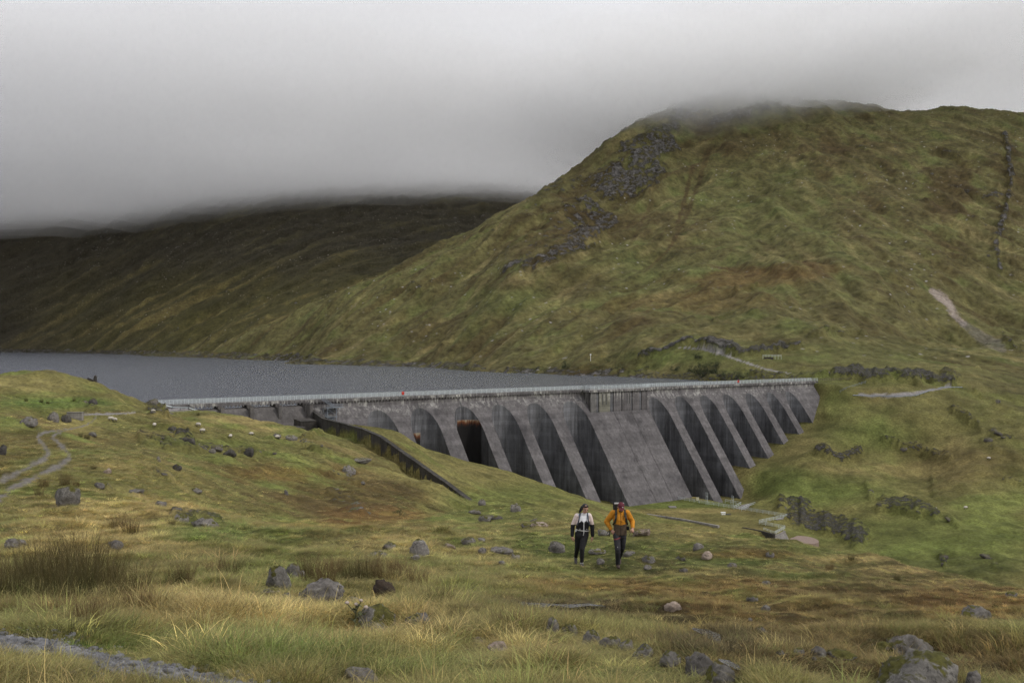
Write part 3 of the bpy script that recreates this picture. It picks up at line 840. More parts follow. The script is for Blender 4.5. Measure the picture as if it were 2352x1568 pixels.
# ------------------------------------------------------------------ cloud hiding the tops: slabs of thin cloud, each denser one inside the last
def cloud_mat(name, dens, col=(0.985, 0.985, 0.99)):
    m = bpy.data.materials.new(name); m.use_nodes = True
    N, L = m.node_tree.nodes, m.node_tree.links
    N.clear()
    o = N.new('ShaderNodeOutputMaterial')
    pv = N.new('ShaderNodeVolumePrincipled')
    pv.inputs['Color'].default_value = (*col, 1)
    pv.inputs['Density'].default_value = dens
    pv.inputs['Anisotropy'].default_value = 0.1
    L.new(pv.outputs[0], o.inputs['Volume'])
    return m
def cloud_base(x, y):
    b = 362 - 40 * sstep(1750, 2500, y) - 44 * np.exp(-((x - 430) / 230) ** 2 - ((y - 1830) / 190) ** 2) - 84 * np.exp(-((x - 220) / 240) ** 2 - ((y - 1650) / 330) ** 2) - 26 * sstep(-200, -900, x) * sstep(1500, 2200, y) + 85 * sstep(420, 780, x) * sstep(2300, 1900, y)
    return b + 34 * fbm(x / 420, y / 420, 3, 301) + 20 * fbm(x / 130, y / 130, 3, 302)
def cloud_slab(name, off, top_off, dens, x0, x1, y0, y1, nx=70, ny=70):
    xs = np.linspace(x0, x1, nx); ys = y0 + (y1 - y0) * np.linspace(0, 1, ny) ** 1.6
    X, Y = np.meshgrid(xs, ys)
    zb = cloud_base(X, Y) + off + 120 * sstep(1750, 1000, Y)
    zt = cloud_base(X, Y) + 120 + top_off + 0.03 * (Y - 900) + 0.025 * np.clip(-X, 0, 3000) + 25 * fbm(X / 700, Y / 700, 2, 310)
    zt = np.maximum(zt, zb + 8)
    n = nx * ny
    V = np.concatenate([np.stack([X.ravel(), Y.ravel(), zb.ravel()], 1), np.stack([X.ravel(), Y.ravel(), zt.ravel()], 1)])
    idx = np.arange(n).reshape(ny, nx)
    qb = np.stack([idx[:-1, :-1], idx[1:, :-1], idx[1:, 1:], idx[:-1, 1:]], -1).reshape(-1, 4)
    qt = np.stack([idx[:-1, :-1], idx[:-1, 1:], idx[1:, 1:], idx[1:, :-1]], -1).reshape(-1, 4) + n
    ring = np.concatenate([idx[0, :-1], idx[:-1, -1], idx[-1, :0:-1], idx[:0:-1, 0]])
    r2 = np.roll(ring, -1)
    side = np.stack([ring, r2, r2 + n, ring + n], -1)
    me = mesh_np(name, V, [qb, qt, side])
    o = link(name, me, cloud_mat(name + '_air', dens))
    kind(o, 'stuff')
    return o
for k, (off, dens) in enumerate(((-8, .0009), (18, .0018), (44, .0032), (76, .0048), (112, .0065))):
    cloud_slab('cloud', off, -k * 6, dens, -5200 + 40 * k, 4200 - 40 * k, 1000 + 30 * k, 6800 - 40 * k)

def cloud_cap(name, c, r, dens, seed):
    """a torn cap of cloud sitting on the summit"""
    bm = bmesh.new(); bmesh.ops.create_icosphere(bm, subdivisions=5, radius=1.0)
    v = np.array([p.co[:] for p in bm.verts]); f = np.array([[q.index for q in fc.verts] for fc in bm.faces]); bm.free()
    k = 1 + .38 * fbm(v[:, 0] * 2.2 + v[:, 2] + seed, v[:, 1] * 2.2 - v[:, 2], 4, seed)
    v = v * k[:, None] * np.array(r) + np.array(c)
    o = link(name, mesh_np(name, v, f), cloud_mat(name + '_air', dens)); kind(o, 'stuff')
for k in range(3):
    cloud_cap('cloud', (385 - 30 * k, 1730 + 25 * k, 468 + 6 * k), (400 - 80 * k, 330 - 70 * k, 88 - 18 * k), (.0026, .0036, .0052)[k], 330 + 5 * k)
# ------------------------------------------------------------------ concrete
def concrete(name, base, streak=0.5, white=0.5, lift=1.8, dark=0.5, pale=0.0, coord='Object', boards=0.0, stain=None):
    """weathered concrete in the frame of the dam: x along it, z up"""
    m, N, L, P = new_mat(name)
    tc = N.new('ShaderNodeTexCoord')
    src = tc.outputs[coord]
    sx = N.new('ShaderNodeSeparateXYZ'); L.new(src, sx.inputs[0])
    def mapping(scale):
        q = N.new('ShaderNodeMapping'); q.inputs['Scale'].default_value = scale
        L.new(src, q.inputs['Vector']); return q.outputs[0]
    def noise(vec, scale, det=5, rough=0.6):
        n = N.new('ShaderNodeTexNoise'); n.inputs['Scale'].default_value = scale; n.inputs['Detail'].default_value = det; n.inputs['Roughness'].default_value = rough
        L.new(vec, n.inputs['Vector']); return n.outputs['Fac']
    def mr(s, a, b, c, d):
        r = N.new('ShaderNodeMapRange')
        for k, val in zip(('From Min', 'From Max', 'To Min', 'To Max'), (a, b, c, d)):
            r.inputs[k].default_value = val
        L.new(s, r.inputs['Value']); return r.outputs[0]
    def math_(op, a, b=None):
        q = N.new('ShaderNodeMath'); q.operation = op
        for i, s in enumerate((a, b)):
            if s is None: continue
            if hasattr(s, 'links'): L.new(s, q.inputs[i])
            else: q.inputs[i].default_value = s
        return q.outputs[0]
    def mixc(fac, a, b, mode='MIX'):
        x = N.new('ShaderNodeMixRGB'); x.blend_type = mode
        for i, s in ((0, fac), (1, a), (2, b)):
            if hasattr(s, 'links'): L.new(s, x.inputs[i])
            else: x.inputs[i].default_value = s
        return x.outputs[0]
    c = (*base, 1)
    c = mixc(1.0, c, mr(noise(src, 0.16, 6, 0.65), 0.3, 0.7, 0.72, 1.28), 'MULTIPLY')
    c = mixc(1.0, c, mr(noise(src, 2.2, 5, 0.7), 0.3, 0.7, 0.82, 1.18), 'MULTIPLY')
    st = noise(mapping((0.85, 0.85, 0.045)), 1.0, 6, 0.7)
    c = mixc(1.0, c, mr(st, 0.33, 0.68, 1 - streak, 1 + streak * 0.8), 'MULTIPLY')
    big = noise(mapping((0.10, 0.10, 0.05)), 1.0, 4, 0.6)
    c = mixc(mr(big, 0.5, 0.68, 0, dark), c, mixc(1.0, c, (0.33, 0.33, 0.36, 1), 'MULTIPLY'))
    if pale:
        pn = noise(mapping((0.22, 0.22, 0.05)), 1.0, 6, 0.7)
        c = mixc(mr(pn, 0.46, 0.66, 0, pale), c, (0.27, 0.275, 0.295, 1))
    # casting lifts: thin darker joints, each lift slightly different
    zz = math_('DIVIDE', sx.outputs['Z'], lift)
    fr = math_('FRACT', zz)
    jl = mr(fr, 0.0, 0.09, 1, 0)
    wn_ = noise(mapping((0.35, 0.35, 0.1)), 1.0, 3)
    c = mixc(math_('MULTIPLY', jl, mr(wn_, 0.4, 0.6, 0.05, 0.6)), c, mixc(1.0, c, (0.45, 0.45, 0.45, 1), 'MULTIPLY'))
    fl = math_('FLOOR', zz)
    wh = N.new('ShaderNodeTexWhiteNoise'); wh.noise_dimensions = '1D'; L.new(fl, wh.inputs['W'])
    c = mixc(1.0, c, mr(wh.outputs['Value'], 0, 1, 0.88, 1.1), 'MULTIPLY')
    if boards:
        fx = math_('FRACT', math_('MULTIPLY', sx.outputs['X'], 0.8))
        c = mixc(math_('MULTIPLY', mr(fx, 0, 0.08, 1, 0), boards), c, mixc(1.0, c, (0.5, 0.5, 0.5, 1), 'MULTIPLY'))
    if white:
        # lime washed out under the parapet, in short runs
        wz = noise(mapping((0.9, 0.9, 0.10)), 1.0, 7, 0.8)
        band = mr(noise(mapping((0.12, 0.12, 0.3)), 1.0, 3), 0.38, 0.56, 0, 1)
        top = mr(sx.outputs['Z'], -27.5, -21.0, 0, 1)
        f = math_('MULTIPLY', math_('MULTIPLY', mr(wz, 0.48, 0.60, 0, 1), band), top)
        c = mixc(math_('MULTIPLY', f, white), c, (0.46, 0.45, 0.42, 1))
        fw = noise(mapping((0.8, 0.8, 0.22)), 1.3, 6, 0.85)
        c = mixc(math_('MULTIPLY', mr(fw, 0.69, 0.76, 0, 1), white * 0.8), c, (0.34, 0.33, 0.31, 1))
    if stain:
        x0, x1, z0, z1 = stain          # rusty seepage below a horizontal joint, black underneath
        inx = math_('MULTIPLY', mr(sx.outputs['X'], x0 - 0.15, x0 + 0.15, 0, 1), mr(sx.outputs['X'], x1 - 0.15, x1 + 0.15, 1, 0))
        inz = mr(sx.outputs['Z'], z0 - 0.1, z0 + 0.1, 1, 0)
        f = math_('MULTIPLY', inx, inz)
        rag = noise(mapping((2.6, 2.6, 0.10)), 1.0, 6, 0.75)
        depth = math_('ADD', mr(sx.outputs['Z'], z0 - 3.6, z0, 0, 1), mr(rag, 0.3, 0.7, -0.55, 0.55))
        rc = N.new('ShaderNodeValToRGB')
        rc.color_ramp.elements[0].position = 0.30; rc.color_ramp.elements[0].color = (0.006, 0.005, 0.005, 1)
        rc.color_ramp.elements[1].position = 1.05; rc.color_ramp.elements[1].color = (0.30, 0.25, 0.18, 1)
        for pos, col in ((0.62, (0.035, 0.012, 0.005, 1)), (0.85, (0.17, 0.055, 0.015, 1))):
            e = rc.color_ramp.elements.new(pos); e.color = col
        L.new(depth, rc.inputs[0])
        c = mixc(math_('MULTIPLY', f, 0.95), c, rc.outputs[0])
    L.new(c, P.inputs['Base Color'])
    P.inputs['Roughness'].default_value = 0.85
    P.inputs['Specular IOR Level'].default_value = 0.25
    bp = N.new('ShaderNodeBump'); bp.inputs['Strength'].default_value = 0.5; bp.inputs['Distance'].default_value = 0.12
    L.new(math_('ADD', noise(src, 1.6, 6, 0.7), math_('MULTIPLY', jl, -0.6)), bp.inputs['Height'])
    L.new(bp.outputs[0], P.inputs['Normal'])
    return m

M_con = concrete('weathered_concrete', (0.118, 0.110, 0.112), streak=0.32, white=1.0, dark=0.6)
M_rec = concrete('recess_concrete', (0.108, 0.108, 0.116), streak=0.5, white=0.35, dark=0.45, pale=0.32)
M_spill = concrete('spillway_concrete', (0.105, 0.097, 0.094), streak=0.25, white=0.15, dark=0.35)
M_wall = concrete('mossy_concrete', (0.050, 0.045, 0.040), streak=0.45, white=0.0, dark=0.5, lift=1.2)
M_pale = concrete('pale_concrete', (0.24, 0.225, 0.21), streak=0.25, white=0.0, dark=0.3, lift=0.9)
M_rail = plain('galvanised_paint', (0.50, 0.55, 0.56), rough=0.5, var=0.1, scale=0.7)
M_steel = plain('grey_steel', (0.20, 0.225, 0.26), rough=0.5, metal=0.3, var=0.2, scale=1.0)
M_darksteel = plain('dark_steel', (0.05, 0.05, 0.05), rough=0.6, var=0.2)
M_red = plain('red_buoy_plastic', (0.55, 0.05, 0.035), rough=0.45, var=0.1)
M_white = plain('white_paint', (0.72, 0.72, 0.68), rough=0.55, var=0.1)
M_cream = plain('cream_board', (0.52, 0.48, 0.33), rough=0.6, var=0.1)
M_wood = plain('weathered_timber', (0.075, 0.06, 0.05), rough=0.85, var=0.35, scale=3.0)

ARCH_PX = [(941, 1025), (1047.6, 1021.5), (1154, 1016.5), (1245, 1012), (1332, 1007), (1422, 1002), (1630.6, 992.7), (1696, 991), (1756.6, 986.5), (1812.4, 982.3), (1868, 980), (1919, 977.5), (1967, 975)]
BAY_T = [on_face(*fpx(*p))[0] for p in ARCH_PX]
BAY_W = []
for i, t in enumerate(BAY_T):
    nb = [abs(t - BAY_T[j]) for j in (i - 1, i + 1) if 0 <= j < len(BAY_T) and abs(t - BAY_T[j]) < 25]
    BAY_W.append(0.345 * min(nb))
D_AP, D_RISE = 2.2, 6.8
ZBOT = -74.0
def zface(d):
    return ZTOP - d / SL
dam = empty('dam', (DA[0], DA[1], 0), math.atan2(DDIR[1], DDIR[0]))
tag(dam, 'long grey concrete buttress dam with arched bays across the valley', 'dam')
# local frame: x = t, y = -d, z = z
def bay_curve(w, n=18):
    th = np.linspace(-math.pi / 2, math.pi / 2, 2 * n + 1)
    return [(w * math.copysign(abs(math.sin(a)) ** .88, a), D_AP + D_RISE * (1 - math.cos(a))) for a in th]
T_LEFT, T_RIGHT = 47.0, 322.0
D_VERT = 0.9          # the short upright face under the parapet
for i, (tc_, w) in enumerate(zip(BAY_T, BAY_W)):
    cur = bay_curve(w)
    mb = MB()
    d_end = SL * (ZTOP - ZBOT)
    pl = [(tc_ - w, d_end)] + [(tc_ + a, d) for a, d in cur] + [(tc_ + w, d_end)]
    for (t0, d0), (t1, d1) in zip(pl[:-1], pl[1:]):
        mb.add([(t0, -d0, ZBOT), (t1, -d1, ZBOT), (t1, -d1, zface(d1)), (t0, -d0, zface(d0))], [(0, 1, 2, 3)])
    mat = M_rec
    if i == 1:
        mat = concrete('rust_streaked_concrete', (0.088, 0.088, 0.095), 0.55, 0.35, dark=0.6, pale=0.4, stain=(tc_ - w - 1, tc_ + 0.1 * w, -33.5, 0))
    elif i == 2:
        mat = concrete('rust_black_concrete', (0.088, 0.088, 0.095), 0.55, 0.35, dark=0.6, pale=0.4, stain=(tc_ - 0.38 * w, tc_ + 0.99 * w, -29.7, 0))
    o = mb.build('bay_recess', mat, dam)
    if i in (1, 2):
        o['label'] = 'arched recess stained black below a rusty orange seam'
# buttress fronts with the spandrels of the bays beside them
def spandrel(mb, tc_, w, half):
    cur = [(a, d) for a, d in bay_curve(w) if (a <= 1e-6 if half < 0 else a >= -1e-6)]
    for (a0, d0), (a1, d1) in zip(cur[:-1], cur[1:]):
        mb.add([(tc_ + a0, -d0, zface(d0)), (tc_ + a1, -d1, zface(d1)), (tc_ + a1, -D_VERT, zface(D_VERT)), (tc_ + a0, -D_VERT, zface(D_VERT))], [(0, 1, 2, 3)])
def front(mb, t0, t1, d0=D_VERT, zb=ZBOT):
    d1 = SL * (ZTOP - zb)
    mb.add([(t0, -d1, zb), (t1, -d1, zb), (t1, -d0, zface(d0)), (t0, -d0, zface(d0))], [(0, 1, 2, 3)])
edges = [None] + list(range(13)) + [None]
BLK0 = BAY_T[5] + BAY_W[5]; BLK1 = BAY_T[6] - BAY_W[6]
PAN0, PAN1 = BLK0 + 2.2, BLK1 - 1.0
D_PAN = 5.7
for i in range(14):
    l = i - 1 if i > 0 else None
    r = i if i < 13 else None
    mb = MB()
    tl = BAY_T[l] + BAY_W[l] if l is not None else T_LEFT
    tr = BAY_T[r] - BAY_W[r] if r is not None else T_RIGHT
    if l is not None: spandrel(mb, BAY_T[l], BAY_W[l], 1)
    if r is not None: spandrel(mb, BAY_T[r], BAY_W[r], -1)
    if i == 6:      # the wide middle block, its head an upright panelled wall
        front(mb, tl, PAN0); front(mb, PAN1, tr)
        c1 = PAN0 + 0.40 * (PAN1 - PAN0); c2 = PAN0 + 0.70 * (PAN1 - PAN0)
        for a, b in ((PAN0, c1 - .08), (c1 + .08, c2 - .08), (c2 + .08, PAN1)):
            front(mb, a, b, D_PAN)
        for c_ in (c1, c2):
            d1 = SL * (ZTOP - ZBOT)
            mb.add([(c_ - .08, -d1 + .15, ZBOT), (c_ + .08, -d1 + .15, ZBOT), (c_ + .08, -D_PAN + .15, zface(D_PAN)), (c_ - .08, -D_PAN + .15, zface(D_PAN))], [(0, 1, 2, 3)])
        for a in (PAN0, PAN1):
            mb.add([(a, -D_VERT, zface(D_VERT)), (a, -D_PAN, zface(D_PAN)), (a, -D_PAN, -20.9), (a, -D_VERT, -20.9)], [(0, 1, 2, 3)])
    else:
        front(mb, tl, tr)
    if i == 13:
        mb.add([(tr, -D_VERT, zface(D_VERT)), (tr, 2, zface(D_VERT)), (tr, 2, ZBOT), (tr, -SL * (ZTOP - ZBOT), ZBOT)], [(0, 1, 2, 3)])
    if i == 0:
        mb.add([(tl, -D_VERT, zface(D_VERT)), (tl, 2, zface(D_VERT)), (tl, 2, ZBOT), (tl, -SL * (ZTOP - ZBOT), ZBOT)], [(0, 1, 2, 3)])
    o = mb.build('middle_block' if i == 6 else 'buttress', M_con, dam)
    if i == 6:
        o['label'] = 'wide solid block in the middle with three sloping slabs'
# panels of the upright wall over the middle block
pw = (PAN1 - PAN0)
cuts = [0.0, 0.10, 0.145, 0.335, 0.365, 0.40, 0.535, 0.55, 0.71, 0.735, 0.86, 0.90, 1.0]
for k in range(len(cuts) - 1):
    a, b = PAN0 + cuts[k] * pw, PAN0 + cuts[k + 1] * pw
    rec = 0.0 if (b - a) > 2.2 else 0.35
    mb = MB().box(a, b - 0.03, -(D_PAN - rec), -D_VERT + 1.0, zface(D_PAN) - 1.0, -20.92)
    mb.build('wall_panel', M_rec if rec else concrete('panel_concrete_%d' % k, (0.135 + 0.012 * (k % 3), 0.13 + 0.012 * (k % 3), 0.125), .35, 1.0, dark=0.4) if k < 3 else M_con, dam)
for fr_ in (0.20, 0.26, 0.63, 0.67):   # dark drain slots in the panels
    a = PAN0 + fr_ * pw
    MB().box(a, a + 0.45, -(D_PAN + 0.04), -(D_PAN - 0.1), -26.2, -21.8).build('drain_slot', M_darksteel, dam)
# upright face below the parapet and the body behind
MB().box(T_LEFT, PAN0, -D_VERT, 2.6, zface(D_VERT), -20.9).build('upper_face', M_con, dam)
MB().box(PAN1, T_RIGHT, -D_VERT, 2.6, zface(D_VERT), -20.9).build('upper_face', M_con, dam)
MB().box(PAN0, PAN1, -D_VERT + 0.02, 2.6, zface(D_VERT), -20.92).build('upper_face', M_con, dam)
MB().box(T_LEFT, T_RIGHT, 0.8, 2.58, ZBOT, zface(D_VERT) - 0.02).build('upstream_wall', M_con, dam)
# roadway over the crest
T_DECK0 = -3.0
MB().box(T_DECK0, PAN0 - 1.2, -1.5, 3.0, -20.88, -20.0).build('deck', M_con, dam)
MB().box(PAN0 - 1.2, PAN1 + 1.2, -(D_PAN + 0.9), 3.02, -20.88, -19.99).build('deck', M_con, dam)
MB().box(PAN1 + 1.2, T_RIGHT + 2.5, -1.5, 3.0, -20.88, -20.0).build('deck', M_con, dam)
mb = MB()
for t in np.arange(T_DECK0 + 1, T_RIGHT, 1.25):
    if PAN0 - 1.4 < t < PAN1 + 1.0:
        continue
    mb.box(t, t + 0.55, -1.46, -0.93, -21.35, -20.9)
kind(mb.build('corbel', M_con, dam), 'stuff')
# spillway at the shallow end: sill, sloping apron, piers under the bridge
prof = [(-1.5, -23.6), (-0.6, -22.0), (0.4, -21.75), (1.5, -22.15), (3.0, -23.9), (5.0, -27.2), (7.5, -31.5), (10.0, -35.5), (13.0, -38.0)]
mb = MB()
for (d0, z0), (d1, z1) in zip(prof[:-1], prof[1:]):
    mb.add([(2.0, -d0, z0), (T_LEFT - 1.2, -d0, z0), (T_LEFT - 1.2, -d1, z1), (2.0, -d1, z1)], [(3, 2, 1, 0)])
mb.build('spillway_apron', M_spill, dam)
PIER_T = [6.7, 16.6, 26.4, 36.2, 46.0]
for t in PIER_T:
    mb = MB()
    mb.hexa([(t - .55, 3.0, -40), (t + .55, 3.0, -40), (t + .55, -4.2, -40), (t - .55, -4.2, -40)][::-1] + [(t - .55, 3.0, -21.9), (t + .55, 3.0, -21.9), (t + .55, -4.2, -21.9), (t - .55, -4.2, -21.9)][::-1])
    mb.box(t - .75, t + .75, -2.1, 2.9, -21.89, -20.9)
    mb.box(t - .58, t + .58, -4.25, -3.6, -40, -21.2)
    mb.build('spillway_pier', M_spill, dam)
mb = MB().box(T_LEFT - 1.0, T_LEFT + 0.2, -6.0, 2.5, -40, -21.0)
mb.build('spillway_pier', M_spill, dam)
# joint cover strips dark with damp over the arch crowns
for i in range(13):
    if i in (1, 2, 3):
        a = BAY_T[i]
        d0, d1 = D_AP + .02, D_VERT + .1
        MB().add([(a - .35, -d0 - .05, zface(d0)), (a + .35, -d0 - .05, zface(d0)), (a + .25, -d1 - .05, zface(d1)), (a - .25, -d1 - .05, zface(d1))], [(0, 1, 2, 3)]).build('joint_seal', M_darksteel, dam)
# slab joints of the buttresses: a dark band where one casting ended
for i, fr_ in ((2, 0.18), (3, .34), (4, .36), (7, .0)):
    pass

# ------------------------------------------------------------------ railings
def railing(name, pts, label, h=1.15, step=2.4, bars=4, r=0.035, post=0.05, mat=None, group=None, cat='railing', parent_frame=None):
    """posts and rails along a polyline of 3D points"""
    mat = mat or M_rail
    root = empty(name, pts[0])
    tag(root, label, cat, group)
    o0 = Vector(pts[0])
    mp, mr_ = MB(), MB()
    rails = [MB() for _ in range(bars)]
    for a, b in zip(pts[:-1], pts[1:]):
        a, b = Vector(a) - o0, Vector(b) - o0
        n = max(1, int(round((b - a).length / step)))
        for k in range(n + 1):
            p = a.lerp(b, k / n)
            mp.tube(p, p + Vector((0, 0, h)), post, 4)
        for j in range(bars):
            z = h * (j + 1) / bars - (0.02 if j == bars - 1 else 0)
            rails[j].tube(a + Vector((0, 0, z)), b + Vector((0, 0, z)), r, 4, cap=False)
    kind(mp.build('post', mat, root), 'stuff')
    for rb in rails:
        rb.build('rail', mat, root)
    return root
def dloc(t, d, z):
    x, y = dam_xy(t, d)
    return (float(x), float(y), float(z))
E_ = 1.35
railing('railing', [dloc(T_DECK0, E_, -20), dloc(PAN0 - 1.1, E_, -20), dloc(PAN0 - 1.1, D_PAN + .75, -20), dloc(PAN1 + 1.1, D_PAN + .75, -20), dloc(PAN1 + 1.1, E_, -20), dloc(T_RIGHT + 2.4, E_, -20)],
        'long pale railing along the downstream edge of the dam crest', h=1.5, r=.055, post=.07, group='railings on the dam crest')
railing('railing', [dloc(T_DECK0, -2.85, -20), dloc(T_RIGHT + 2.4, -2.85, -20)],
        'long pale railing along the water side of the dam crest', h=1.5, r=.055, post=.07, group='railings on the dam crest')
# ------------------------------------------------------------------ built things around the dam
def plane_pt(x, y, z):
    """full photograph pixel -> point at height z"""
    u, v = fpx(x, y)
    Z = -z * F / (v - CV)
    return Vector(((u - CU) / F * Z, Z, z))
def atZ(x, y, Z):
    u, v = fpx(x, y)
    return Vector(pix(u, v, Z))
def gpt(x, y, dz=0.0):
    """full photograph pixel -> point of the ground"""
    h = hit(*fpx(x, y))
    k = 0
    while h is None or (h[1] > 500 and y > 1010):
        k += 1; h = hit(fpx(x, y)[0], fpx(x, y)[1] + 1.5 * k)
        if k > 20: break
    return Vector((h[0], h[1], h[2] + dz))

# training wall of the spillway: cast panels end to end
root = empty('training_wall', tuple(TWALL[0]))
tag(root, 'dark stained concrete wall curving down the grass slope below the spillway', 'wall')
pts = []
for (a, b) in zip(TWALL[:-1], TWALL[1:]):
    n = max(1, int(round(np.hypot(*(b - a)[:2]) / 6.5)))
    for k in range(n):
        pts.append(a + (b - a) * k / n)
pts.append(TWALL[-1]); pts = np.array(pts)
o0 = TWALL[0]
for i in range(len(pts) - 1):
    a, b = Vector(pts[i] - o0), Vector(pts[i + 1] - o0)
    d = (b - a); d.z = 0; d.normalize()
    s = Vector((d.y, -d.x, 0))
    j = 0.05 * ((i * 7) % 3 - 1)
    t = 1.0
    g = d * 0.03
    dn = Vector((0, 0, -6.5))
    p = [a + g - s * t, a + g + s * j, b - g + s * j, b - g - s * t]
    MB().hexa([q + dn for q in p] + p).build('wall_panel', M_wall, root)
    cp_ = [a + g - s * (t + .12), a + g + s * (.14 + j), b - g + s * (.14 + j), b - g - s * (t + .12)]
    MB().hexa([q + Vector((0, 0, 0.01)) for q in cp_] + [q + Vector((0, 0, 0.28)) for q in cp_]).build('coping', M_wall, root)

# spillway deflector blocks, the stained chute
def dam_block(name, t0, t1, d0, d1, z0, z1, mat, label, cat, slope=0.0):
    c = dloc((t0 + t1) / 2, (d0 + d1) / 2, z0)
    r = empty(name, c, dam.rotation_euler.z)
    w, l, h = (t1 - t0) / 2, (d1 - d0) / 2, z1 - z0
    me = MB().hexa([(-w, -l, 0), (w, -l, 0), (w, l, 0), (-w, l, 0), (-w, -l, h - slope), (w, -l, h - slope), (w, l, h), (-w, l, h)])
    o = me.build('block', mat, r)
    o2 = MB().hexa([(-w - .1, -l - .1, h - slope + .01), (w + .1, -l - .1, h - slope + .01), (w + .1, l, h + .01), (-w - .1, l, h + .01), (-w - .1, -l - .1, h - slope + .3), (w + .1, -l - .1, h - slope + .3), (w + .1, l, h + .3), (-w - .1, l, h + .3)]).build('cap_slab', mat, r)
    tag(r, label, cat)
    return r
pA = atZ(763, 1056, 327); tA, dA = dam_td(pA.x, pA.y)
dam_block('deflector_block', tA - 2.6, tA + 2.9, dA - 3.2, dA + 2.4, pA.z - 3.0, pA.z + 0.9, M_wall, 'dark concrete deflector block against the training wall at the spillway foot', 'block', 0.5)
pB = atZ(730, 1075, 321); tB, dB = dam_td(pB.x, pB.y)
dam_block('deflector_block', tB - 3.2, tB + 3.8, dB - 2.6, dB + 2.2, pB.z - 3.0, pB.z + 0.9, M_wall, 'dark concrete deflector block standing alone at the lowest spillway lip', 'block', 0.4)
m, N, L, P = new_mat('limewashed_streaks')
tc = N.new('ShaderNodeTexCoord'); mp = N.new('ShaderNodeMapping'); mp.inputs['Scale'].default_value = (1.3, 0.05, 0.05)
L.new(tc.outputs['Object'], mp.inputs['Vector'])
n1 = N.new('ShaderNodeTexNoise'); n1.inputs['Scale'].default_value = 1.0; n1.inputs['Detail'].default_value = 4
L.new(mp.outputs[0], n1.inputs['Vector'])
rc = N.new('ShaderNodeValToRGB')
for pos, col in ((0.36, (0.07, 0.06, 0.055, 1)), (0.48, (0.40, 0.39, 0.36, 1)), (0.6, (0.33, 0.25, 0.15, 1))):
    e = rc.color_ramp.elements.new(pos); e.color = col
rc.color_ramp.elements.remove(rc.color_ramp.elements[0]); rc.color_ramp.elements.remove(rc.color_ramp.elements[-1])
L.new(n1.outputs['Fac'], rc.inputs[0]); L.new(rc.outputs[0], P.inputs['Base Color']); P.inputs['Roughness'].default_value = 0.7
M_lime = m
MB().hexa([(36.8, -7.2, -31.6), (40.2, -7.2, -31.6), (40.2, -9.6, -35.4), (36.8, -9.6, -35.4), (36.8, -6.9, -30.6), (40.2, -6.9, -30.6), (40.2, -9.9, -34.9), (36.8, -9.9, -34.9)]).build('stained_chute', M_lime, dam)
MB().box(25.6, 26.9, -5.3, -4.4, -27.4, -25.9).build('gauge_plate', M_pale, dam)

# steel stair tower down from the crest
st = empty('stair_tower', dloc(54.5, 3.6, -28.2), dam.rotation_euler.z)
tag(st, 'grey steel stair tower between the dam crest and the training wall', 'stairs')
for x in (-1.7, 1.7):
    for y in (-1.6, 1.6):
        MB().tube((x, y, -1.0), (x, y, 5.4), 0.11, 6).build('post', M_steel, st)
MB().box(-1.9, 4.4, -1.75, 1.75, 5.4, 5.55).build('landing', M_steel, st)
MB().box(-2.2, 2.2, -1.7, -0.1, 2.3, 2.42).build('landing', M_steel, st)
def flight(a, b, w):
    mb = MB(); a, b = Vector(a), Vector(b)
    n = 9
    for k in range(n):
        p = a.lerp(b, (k + .5) / n)
        mb.box(p.x - .16, p.x + .16, p.y - w / 2, p.y + w / 2, p.z - .03, p.z + .03)
    for s in (-1, 1):
        off = Vector((0, s * w / 2, 0))
        mb.tube(a + off, b + off, .07, 4); mb.tube(a + off + Vector((0, 0, 1)), b + off + Vector((0, 0, 1)), .045, 4); mb.tube(a + off + Vector((0, 0, .5)), b + off + Vector((0, 0, .5)), .04, 4)
        for k in range(5):
            q = a.lerp(b, k / 4) + off
            mb.tube(q, q + Vector((0, 0, 1)), .035, 4)
    mb.build('flight', M_steel, st)
flight((1.9, -.9, 0), (-1.8, -.9, 2.35), 1.1); flight((-1.8, .8, 2.35), (1.7, .8, 5.45), 1.1); flight((1.0, -.6, 5.5), (-2.6, 0.6, 8.2), 1.2)
mb = MB()
for x0, y0, x1, y1 in ((-1.9, -1.7, 4.4, -1.7), (4.4, -1.7, 4.4, 1.7), (4.4, 1.7, 1.0, 1.7)):
    for h in (.5, 1.0): mb.tube((x0, y0, 5.55 + h), (x1, y1, 5.55 + h), .045, 4)
    for k in range(4):
        f = k / 3; mb.tube((x0 + (x1 - x0) * f, y0 + (y1 - y0) * f, 5.5), (x0 + (x1 - x0) * f, y0 + (y1 - y0) * f, 6.55), .045, 4)
mb.build('guard_rail', M_steel, st)
for a, b in (((-1.7, -1.6, 0), (1.7, -1.6, 2.6)), ((1.7, -1.6, 2.7), (-1.7, -1.6, 5.3)), ((1.7, -1.6, 3.6), (3.6, -1.6, 5.35)), ((1.7, 1.6, 3.6), (3.6, 1.6, 5.35))):
    MB().tube(a, b, .07, 5).build('brace', M_steel, st)

